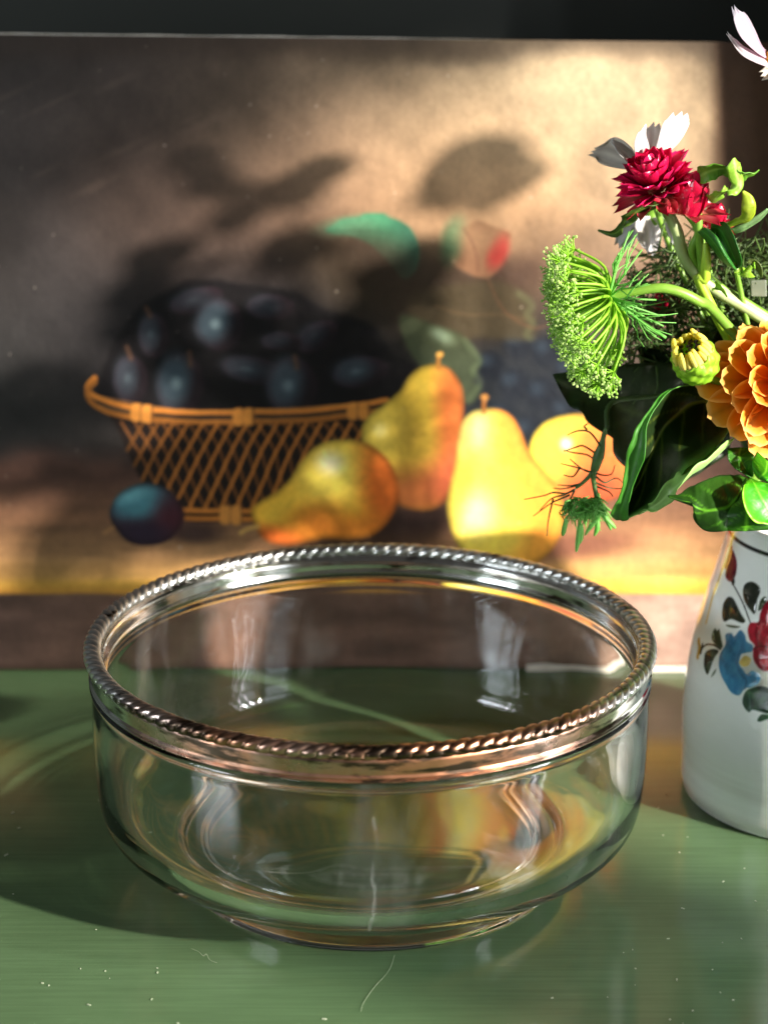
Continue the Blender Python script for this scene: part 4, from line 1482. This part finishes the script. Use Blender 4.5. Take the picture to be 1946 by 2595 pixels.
st = MB()
st.tube(spline(k5([(1120, 540), (1085, 640), (1050, 800), (1000, 960), (960, 1100)]), 6), [.0008, .0010, .0022, .0016], 7)
st.tube(spline(k5([(960, 1090), (950, 1230), (985, 1420), (1010, 1560), (1015, 1660)]), 6), [.0012, .0009, .0010, .0007], 6)
st.tube(spline(k5([(950, 1090), (900, 1170), (800, 1270), (720, 1330)]), 5), [.0010, .0006], 6)
st.build('stem', simple('sprig_green', (60, 92, 36), .5, (74, 112, 48), 100, .2), fs)
th_ = MB()
segs = [((870, 1200), (780, 1280), (560, 1340), (430, 1330)), ((760, 1310), (600, 1400), (420, 1390), (300, 1430), (40, 1480)), ((700, 1350), (560, 1420), (400, 1470), (250, 1620)),
        ((800, 1270), (650, 1300), (480, 1290)), ((960, 1150), (800, 1080), (640, 950)), ((930, 1130), (760, 1070), (520, 1010)), ((990, 1000), (880, 900), (660, 860), (560, 830)),
        ((1010, 900), (820, 780), (700, 800), (560, 850)), ((1040, 780), (900, 600), (740, 580), (600, 640)), ((860, 560), (830, 520), (880, 480)), ((960, 1120), (1060, 1160), (1180, 1150), (1230, 1030)),
        ((980, 1180), (1100, 1260), (1250, 1200), (1360, 1290)), ((960, 1250), (1120, 1320), (1280, 1340), (1380, 1320)), ((970, 1300), (1150, 1380), (1200, 1440)),
        ((700, 1360), (640, 1480), (560, 1560), (430, 1540)), ((420, 1480), (360, 1740), (340, 1960)), ((760, 1080), (680, 1180), (560, 1160)), ((640, 1420), (500, 1480), (380, 1540), (160, 1700))]
for i, p in enumerate(segs):
    th_.tube(spline(k5([(x, y, .034 + .006 * math.sin(i * 2.1 + j)) for j, (x, y) in enumerate(p)]), 6), [.00042, .00030, .00018], 5)
tag(th_.build('dark_threads', simple('thread_green', (52, 70, 34), .6, (70, 84, 44), 200, .2), fs), kind='stuff')
lf = MB()
for i in range(150):
    a0 = (rng.uniform(620, 1060), rng.uniform(1440, 1640))
    ang = rng.uniform(.25, 2.9)
    L = rng.uniform(120, 320)
    y0 = .030 + rng.uniform(-.014, .014)
    a1 = (a0[0] + math.cos(ang) * L * .5, a0[1] + abs(math.sin(ang)) * L * .4)
    a2 = (a0[0] + math.cos(ang) * L, a0[1] + abs(math.sin(ang)) * L * .9 + 20)
    a2 = (min(max(a2[0], 560), 1230), min(a2[1], 1960))
    lf.tube(spline(k5([(*a0, y0), (*a1, y0 - .002), (*a2, y0 + .001)]), 4), [.00022, .00036, .0003, .00012], 5)
for p in (((1015, 1400), (1030, 1600), (990, 1740), (890, 1870), (840, 1950)), ((980, 1560), (860, 1640), (760, 1700), (680, 1760)), ((770, 1760), (760, 1900), (740, 2060), (725, 2170)),
          ((790, 1800), (790, 1950), (770, 2060)), ((1060, 1560), (1090, 1680), (1150, 1800), (1180, 1880)), ((1080, 1700), (1160, 1780), (1240, 1860)), ((1000, 1700), (1000, 1850), (960, 1960)),
          ((600, 1700), (560, 1880), (545, 1960))):
    lf.tube(spline(k5([(*q, .026) for q in p]), 5), [.0005, .0010, .0009, .0003], 6)
tag(lf.build('leaflets', M_feather, fs), kind='stuff')
stem_to_vase(fs, so_, [at(1590, 1010, .045), (.160, .055, .155)], .0009, M_dark)

# ---------------------------------------------------------------- broad zinnia leaves
lo = Vector((VC[0] - .008, VC[1] - .01, .135))


def leafy(label, loc=lo):
    t = thing('leafy_stem', label, 'leaf', loc, 'broad green leaves round the vase neck')
    return t


def k6(p, Y=.02):
    return w3(p, 1546, 960, 4.1475, Y)


GD, GV = (30, 50, 18), (100, 128, 44)  # leaf face darkened in the pigment for the zinnia's shade
L1 = leafy('dark pointed leaf with bright curled edges hanging left of the vase, the largest leaf')
o_ = np.array(L1.location)
A = k6([(1000, 40, .022), (790, 70, .016), (640, 110, .012), (560, 170, .010), (480, 270, .008), (400, 380, .006), (315, 520, .004), (255, 690, .003), (215, 920, .002), (160, 1160, .002), (75, 1400, .003), (95, 1490, .006)]) - o_
B = k6([(1240, 560, .024), (1180, 640, .018), (1090, 740, .012), (960, 850, .006), (815, 930, .002), (735, 1030, .000), (640, 1150, .000), (540, 1250, .001), (420, 1370, .002), (300, 1425, .004), (170, 1478, .005), (105, 1492, .006)]) - o_
nu, nv = 60, 25
loft('leaf', A, B, M_leaf, L1, None, .014, nu, nv, GD, (128, 140, 48), .0012, (.12, .95, .1), .8, .5, 1, edge=(110, 170, 76), nside=5, w=.03)
# curled-over margins, paler underside showing
ribbon('curled_margin', k6([(1215, 690, .016), (1090, 830, .006), (960, 940, .000), (830, 1020, -.003), (700, 1130, -.004), (600, 1220, -.003), (470, 1330, .000), (300, 1425, .003)]) - o_,
       [.0068, .0076, .0070, .0066, .0052, .0030, .0020, .0008], (.75, -.45, .62), M_leaf, L1, (150, 192, 108), (180, 214, 142), .10, 9, 60, 0, .35, 2)
ribbon('curled_margin', k6([(640, 108, .010), (540, 190, .007), (470, 285, .005), (395, 400, .003), (330, 540, .001), (300, 700, -.001), (255, 880, -.001), (205, 1060, -.001), (165, 1220, -.001), (110, 1390, .000), (100, 1480, .005)]) - o_,
       [.0004, .0010, .0008, .0014, .0026, .0036, .0026, .0018, .0020, .0034, .0010], (.9, -.4, .1), M_leaf, L1, (66, 132, 40), (90, 160, 60), .14, 9, 60, 0, .5, 3)
stem_to_vase(L1, Vector(k6([(1180, 380, .024)])[0]), [(.166, .045, .15)], .0016, M_green, name='stalk')

L2 = leafy('almost black shaded leaf pointing left under the lacy umbel')
o_ = np.array(L2.location)
A = w3([(1850, 930, .060), (1700, 918, .055), (1560, 925, .052), (1470, 935, .05), (1400, 950, .05)]) - o_
B = w3([(1850, 1150, .060), (1700, 1240, .050), (1640, 1225, .046), (1594, 1192, .044), (1567, 1169, .043), (1553, 1142, .043), (1554, 1112, .044), (1524, 1096, .045), (1488, 1069, .046), (1474, 1044, .047), (1446, 1034, .048), (1428, 1005, .049), (1412, 975, .05)]) - o_
loft('leaf', A, B, M_leaf, L2, None, .006, 60, 21, (30, 48, 20), (58, 76, 34), .003, (0, 1, 0), 1, .2, 4, nside=5)
stem_to_vase(L2, Vector(w3([(1840, 1040, .06)])[0]), [(.172, .06, .15)], .0014, M_dark, name='stalk')

L3 = leafy('broad dark leaf with bright veins lying on the vase shoulder under the zinnia')
o_ = np.array(L3.location)
A = k6([(1420, 1030, .004), (1200, 1010, -.004), (950, 1080, -.010), (760, 1190, -.012), (600, 1225, -.012)]) - o_
B = k6([(1420, 1040, .004), (1420, 1300, -.012), (1330, 1560, -.018), (1180, 1600, -.019), (1020, 1608, -.018), (930, 1550, -.017), (875, 1470, -.016), (868, 1410, -.015), (892, 1360, -.014), (800, 1310, -.013), (700, 1275, -.012), (602, 1232, -.012)]) - o_
loft('leaf', A, B, M_leaf, L3, None, -.004, 56, 25, (38, 76, 16), (104, 176, 40), .0026, (0, 1, 0), 1, .3, 5, nside=4, w=.06)
A = k6([(1430, 1040, -.002), (1250, 1290, -.014), (1190, 1440, -.018), (1120, 1600, -.019)]) - o_
B = k6([(1430, 1040, -.002), (1560, 1260, -.014), (1640, 1450, -.019), (1700, 1580, -.019)]) - o_
loft('leaf', A, B, M_leaf, L3, None, -.003, 44, 17, (44, 96, 14), (110, 186, 40), .002, (0, 1, 0), 1, .4, 6, nside=4, w=.06)
A = k6([(1480, 1050, -.010), (1400, 1130, -.020), (1390, 1260, -.024), (1430, 1400, -.026), (1510, 1500, -.026), (1640, 1530, -.024), (1800, 1520, -.020)]) - o_
B = k6([(1480, 1050, -.010), (1560, 1080, -.014), (1680, 1110, -.016), (1780, 1180, -.018), (1840, 1280, -.019), (1860, 1400, -.020), (1850, 1500, -.020)]) - o_
loft('leaf', A, B, M_leaf, L3, None, .005, 44, 21, (58, 150, 14), (112, 198, 44), .0016, (0, 1, 0), 1, -.6, 7, nside=4, w=.05, edge=(150, 212, 50))
A = k6([(1540, 1040, -.006), (1500, 960, -.006), (1490, 860, -.002), (1540, 760, .004)]) - o_
B = k6([(1560, 1050, -.006), (1640, 1080, -.012), (1720, 1050, -.012), (1740, 950, -.006)]) - o_
loft('leaf', A, B, M_leaf, L3, None, -.003, 36, 17, (52, 140, 14), (110, 190, 44), .0016, (0, 1, 0), 1, .3, 8, nside=4, w=.05)
A = k6([(1480, 1040, .002), (1330, 960, .002), (1240, 850, .004), (1230, 740, .008)]) - o_
B = k6([(1500, 1030, .002), (1500, 940, .000), (1500, 840, .004), (1520, 720, .008)]) - o_
loft('leaf', A, B, M_leaf, L3, None, .003, 36, 17, (46, 98, 20), (100, 160, 44), .0016, (0, 1, 0), 1, .3, 9, nside=4, w=.05)
stem_to_vase(L3, Vector(k6([(1470, 1045, .004)])[0]), [(.178, .03, .14)], .0016, M_green, name='stalk')

L4 = leafy('dark leaf behind the orange zinnia and the zinnia bud')
o_ = np.array(L4.location)
for i, (a_, b_, cl) in enumerate(((((1960, 1000), (1850, 860), (1880, 820), (1960, 800), (2050, 800)), ((1960, 1000), (2000, 960), (2050, 920), (2080, 870), (2055, 802)), (30, 44, 20)),
                                  (((1900, 1060), (1840, 1000), (1800, 900), (1815, 840), (1850, 815)), ((1900, 1060), (1900, 980), (1890, 900), (1880, 850), (1852, 816)), (28, 42, 18)),
                                  (((1850, 1100), (1760, 1060), (1690, 1000), (1640, 930), (1610, 880)), ((1850, 1100), (1800, 990), (1740, 930), (1680, 890), (1612, 878)), (30, 46, 20)))):
    loft('leaf', w3(a_, Y=.050 + .006 * i) - o_, w3(b_, Y=.046 + .006 * i) - o_, M_leaf, L4, None, .004, 36, 15, cl, (60, 80, 36), .002, (0, 1, 0), 1, .3, 10 + i)
stem_to_vase(L4, Vector(w3([(1900, 1060)], Y=.05)[0]), [], .0014, M_dark, name='stalk')

# ---------------------------------------------------------------- narrow curling leaves round the strawflowers
def k2(p, Y=.03):
    return w3(p, 1700, 380, 5.53, Y)


nl = Vector(at(1790, 640, .036))
cl = thing('curling_leaf_stem', 'thin green stem with narrow curling leaves, right of the crimson strawflowers', 'foliage', nl)
o_ = np.array(nl)
LG, LV = (92, 142, 40), (132, 172, 76)
ribbon('leaf', k2([(345, 470, .040), (400, 380, .036), (500, 310, .032), (640, 265, .030), (760, 260, .030), (860, 290, .030), (960, 345, .030), (1060, 330, .030), (1150, 320, .030), (1230, 275, .030)]) - o_,
       [.0004, .0012, .0030, .0034, .0036, .0030, .0034, .0036, .0022, .0004], (.1, -.35, .9), M_leaf, cl, LG, LV, .20, 9, 70, .8, .3, 40)
ribbon('leaf', k2([(580, 740, .036), (640, 650, .032), (700, 600, .030), (770, 575, .028), (860, 560, .028), (925, 510, .028), (935, 430, .028), (905, 330, .027), (890, 220, .026), (880, 110, .026)]) - o_,
       [.0006, .0034, .0022, .0022, .0022, .0020, .0024, .0026, .0030, .0004], (.8, -.4, .2), M_leaf, cl, (126, 168, 52), (160, 196, 96), .20, 9, 70, 1.0, .3, 41)
ribbon('leaf', k2([(800, 1060, .040), (900, 1015, .038), (1010, 985, .036), (1075, 910, .034), (1085, 800, .032), (1065, 680, .032), (1000, 575, .032)]) - o_,
       [.0010, .0014, .0018, .0024, .0026, .0020, .0004], (.7, -.5, .2), M_leaf, cl, (140, 160, 36), (166, 184, 66), .16, 7, 60, .6, .3, 42)
ribbon('leaf', k2([(860, 1130, .044), (1000, 1080, .042), (1200, 960, .040), (1355, 830, .038)]) - o_, [.0014, .0016, .0015, .0008], (0, -.5, .8), M_leaf, cl, (110, 144, 92), (130, 164, 112), .04, 7, 40, 0, .2, 43)
ribbon('leaf', w3([(430, 205, .050), (520, 228, .046), (575, 195, .042), (610, 135, .038), (690, 75, .036), (780, 50, .038), (860, 10, .042)], 1340, 500, 2.457) - o_,
       [.0004, .0012, .0020, .0024, .0028, .0026, .0010], (.2, -.4, .8), M_leaf, cl, (66, 92, 30), (112, 140, 60), .18, 9, 60, .5, .3, 44)
ribbon('leaf', k2([(1010, 1700, .038), (960, 1690, .036), (930, 1700, .034), (880, 1715, .034)]) - o_, [.0012, .0014, .0010, .0003], (.3, -.5, .8), M_leaf, cl, (140, 190, 50), (170, 206, 90), .1, 7, 30, .3, .3, 45)
ribbon('leaf', k2([(1050, 1790, .038), (1060, 1720, .036), (1100, 1660, .034), (1150, 1610, .032), (1165, 1660, .032)]) - o_, [.0030, .0016, .0012, .0014, .0006], (.8, -.4, .2), M_leaf, cl, (140, 190, 50), (170, 206, 90), .14, 7, 40, .8, .3, 46)
ribbon('leaf', k2([(1070, 1560, .046), (1150, 1560, .046), (1230, 1640, .046), (1270, 1780, .046)]) - o_, [.0008, .0014, .0014, .0006], (.3, -.5, .8), M_leaf, cl, (88, 104, 50), (110, 124, 70), .1, 7, 40, .3, .3, 47)
ribbon('leaf', k2([(600, 1960, .040), (640, 1900, .038), (720, 1950, .036), (785, 2060, .036)]) - o_, [.0010, .0016, .0012, .0004], (.3, -.5, .8), M_leaf, cl, (116, 160, 48), (140, 180, 70), .16, 7, 40, .6, .3, 48)
MB().tube(spline(k2([(370, 850, .040), (385, 1130, .040), (410, 1450, .042), (440, 1800, .044), (500, 2300, .05)]) - o_, 8), [.0016, .0015, .0014], 8).build('stem', M_green, cl)
MB().tube(spline(np.vstack([k2([(480, 1310, .034), (492, 1500, .034), (478, 1800, .036), (515, 2100, .038)]), [[.172, .05, .12]]]) - o_, 8), [.0010, .0019, .0019, .0017], 8).build(
    'stem', simple('lime_stem', (150, 186, 40), .42, (172, 200, 70), 80, .2), cl)
fl = thing('folded_leaf', 'dark green leaf folded lengthwise like a pod, right of the strawflower stems', 'leaf', nl)
A = k2([(370, 1150, .038), (440, 1220, .036), (560, 1370, .034), (720, 1560, .033), (830, 1640, .032), (905, 1672, .032)]) - o_
B = k2([(470, 1085, .030), (560, 1140, .028), (650, 1230, .026), (740, 1390, .026), (830, 1540, .028), (908, 1670, .032)]) - o_
loft('leaf_half', A, B, M_leaf, fl, None, -.004, 36, 13, (44, 104, 34), (70, 140, 56), .0008, (0, 1, 0), 1, 0, 50, nside=0, w=.01)
A = k2([(560, 1130, .046), (650, 1230, .044), (740, 1390, .042), (830, 1540, .038), (908, 1670, .032)]) - o_
B = k2([(560, 1035, .040), (740, 1010, .034), (850, 1150, .028), (935, 1370, .026), (985, 1540, .028), (975, 1620, .030), (912, 1672, .032)]) - o_
loft('leaf_half', A, B, M_leaf, fl, None, .005, 36, 13, (40, 98, 30), (70, 140, 56), .0008, (0, 1, 0), 1, 0, 51, nside=0, w=.01)
stem_to_vase(fl, Vector(k2([(908, 1670, .032)])[0]), [at(1880, 760, .045)], .0010, M_green, name='stalk')
tg = thing('plastic_tag', 'small pale grey square tag among the stems at the right picture edge', 'tag', Vector(at(1922, 732, .05)))
V = w3([(1110, 1830), (1335, 1822), (1340, 2060), (1115, 2055)], 1700, 380, 5.53, .05) - np.array(tg.location)
V2 = V + np.array([0, .0012, 0])
o = link('tag_body', mesh('tag_body', np.vstack([V, V2]), [(0, 1, 2, 3), (7, 6, 5, 4), (0, 4, 5, 1), (1, 5, 6, 2), (2, 6, 7, 3), (3, 7, 4, 0)]), simple('milky_plastic', (84, 92, 76), .4, (104, 110, 94), 60), tg, False)
bevel(o, .0004)
MB().tube([(.0005, .0006, -.016), (-.012, .012, -.07)], .0006, 6).build('tag_stick', M_pale, tg)

# ---------------------------------------------------------------- thread-leaved greenery deep in the bouquet
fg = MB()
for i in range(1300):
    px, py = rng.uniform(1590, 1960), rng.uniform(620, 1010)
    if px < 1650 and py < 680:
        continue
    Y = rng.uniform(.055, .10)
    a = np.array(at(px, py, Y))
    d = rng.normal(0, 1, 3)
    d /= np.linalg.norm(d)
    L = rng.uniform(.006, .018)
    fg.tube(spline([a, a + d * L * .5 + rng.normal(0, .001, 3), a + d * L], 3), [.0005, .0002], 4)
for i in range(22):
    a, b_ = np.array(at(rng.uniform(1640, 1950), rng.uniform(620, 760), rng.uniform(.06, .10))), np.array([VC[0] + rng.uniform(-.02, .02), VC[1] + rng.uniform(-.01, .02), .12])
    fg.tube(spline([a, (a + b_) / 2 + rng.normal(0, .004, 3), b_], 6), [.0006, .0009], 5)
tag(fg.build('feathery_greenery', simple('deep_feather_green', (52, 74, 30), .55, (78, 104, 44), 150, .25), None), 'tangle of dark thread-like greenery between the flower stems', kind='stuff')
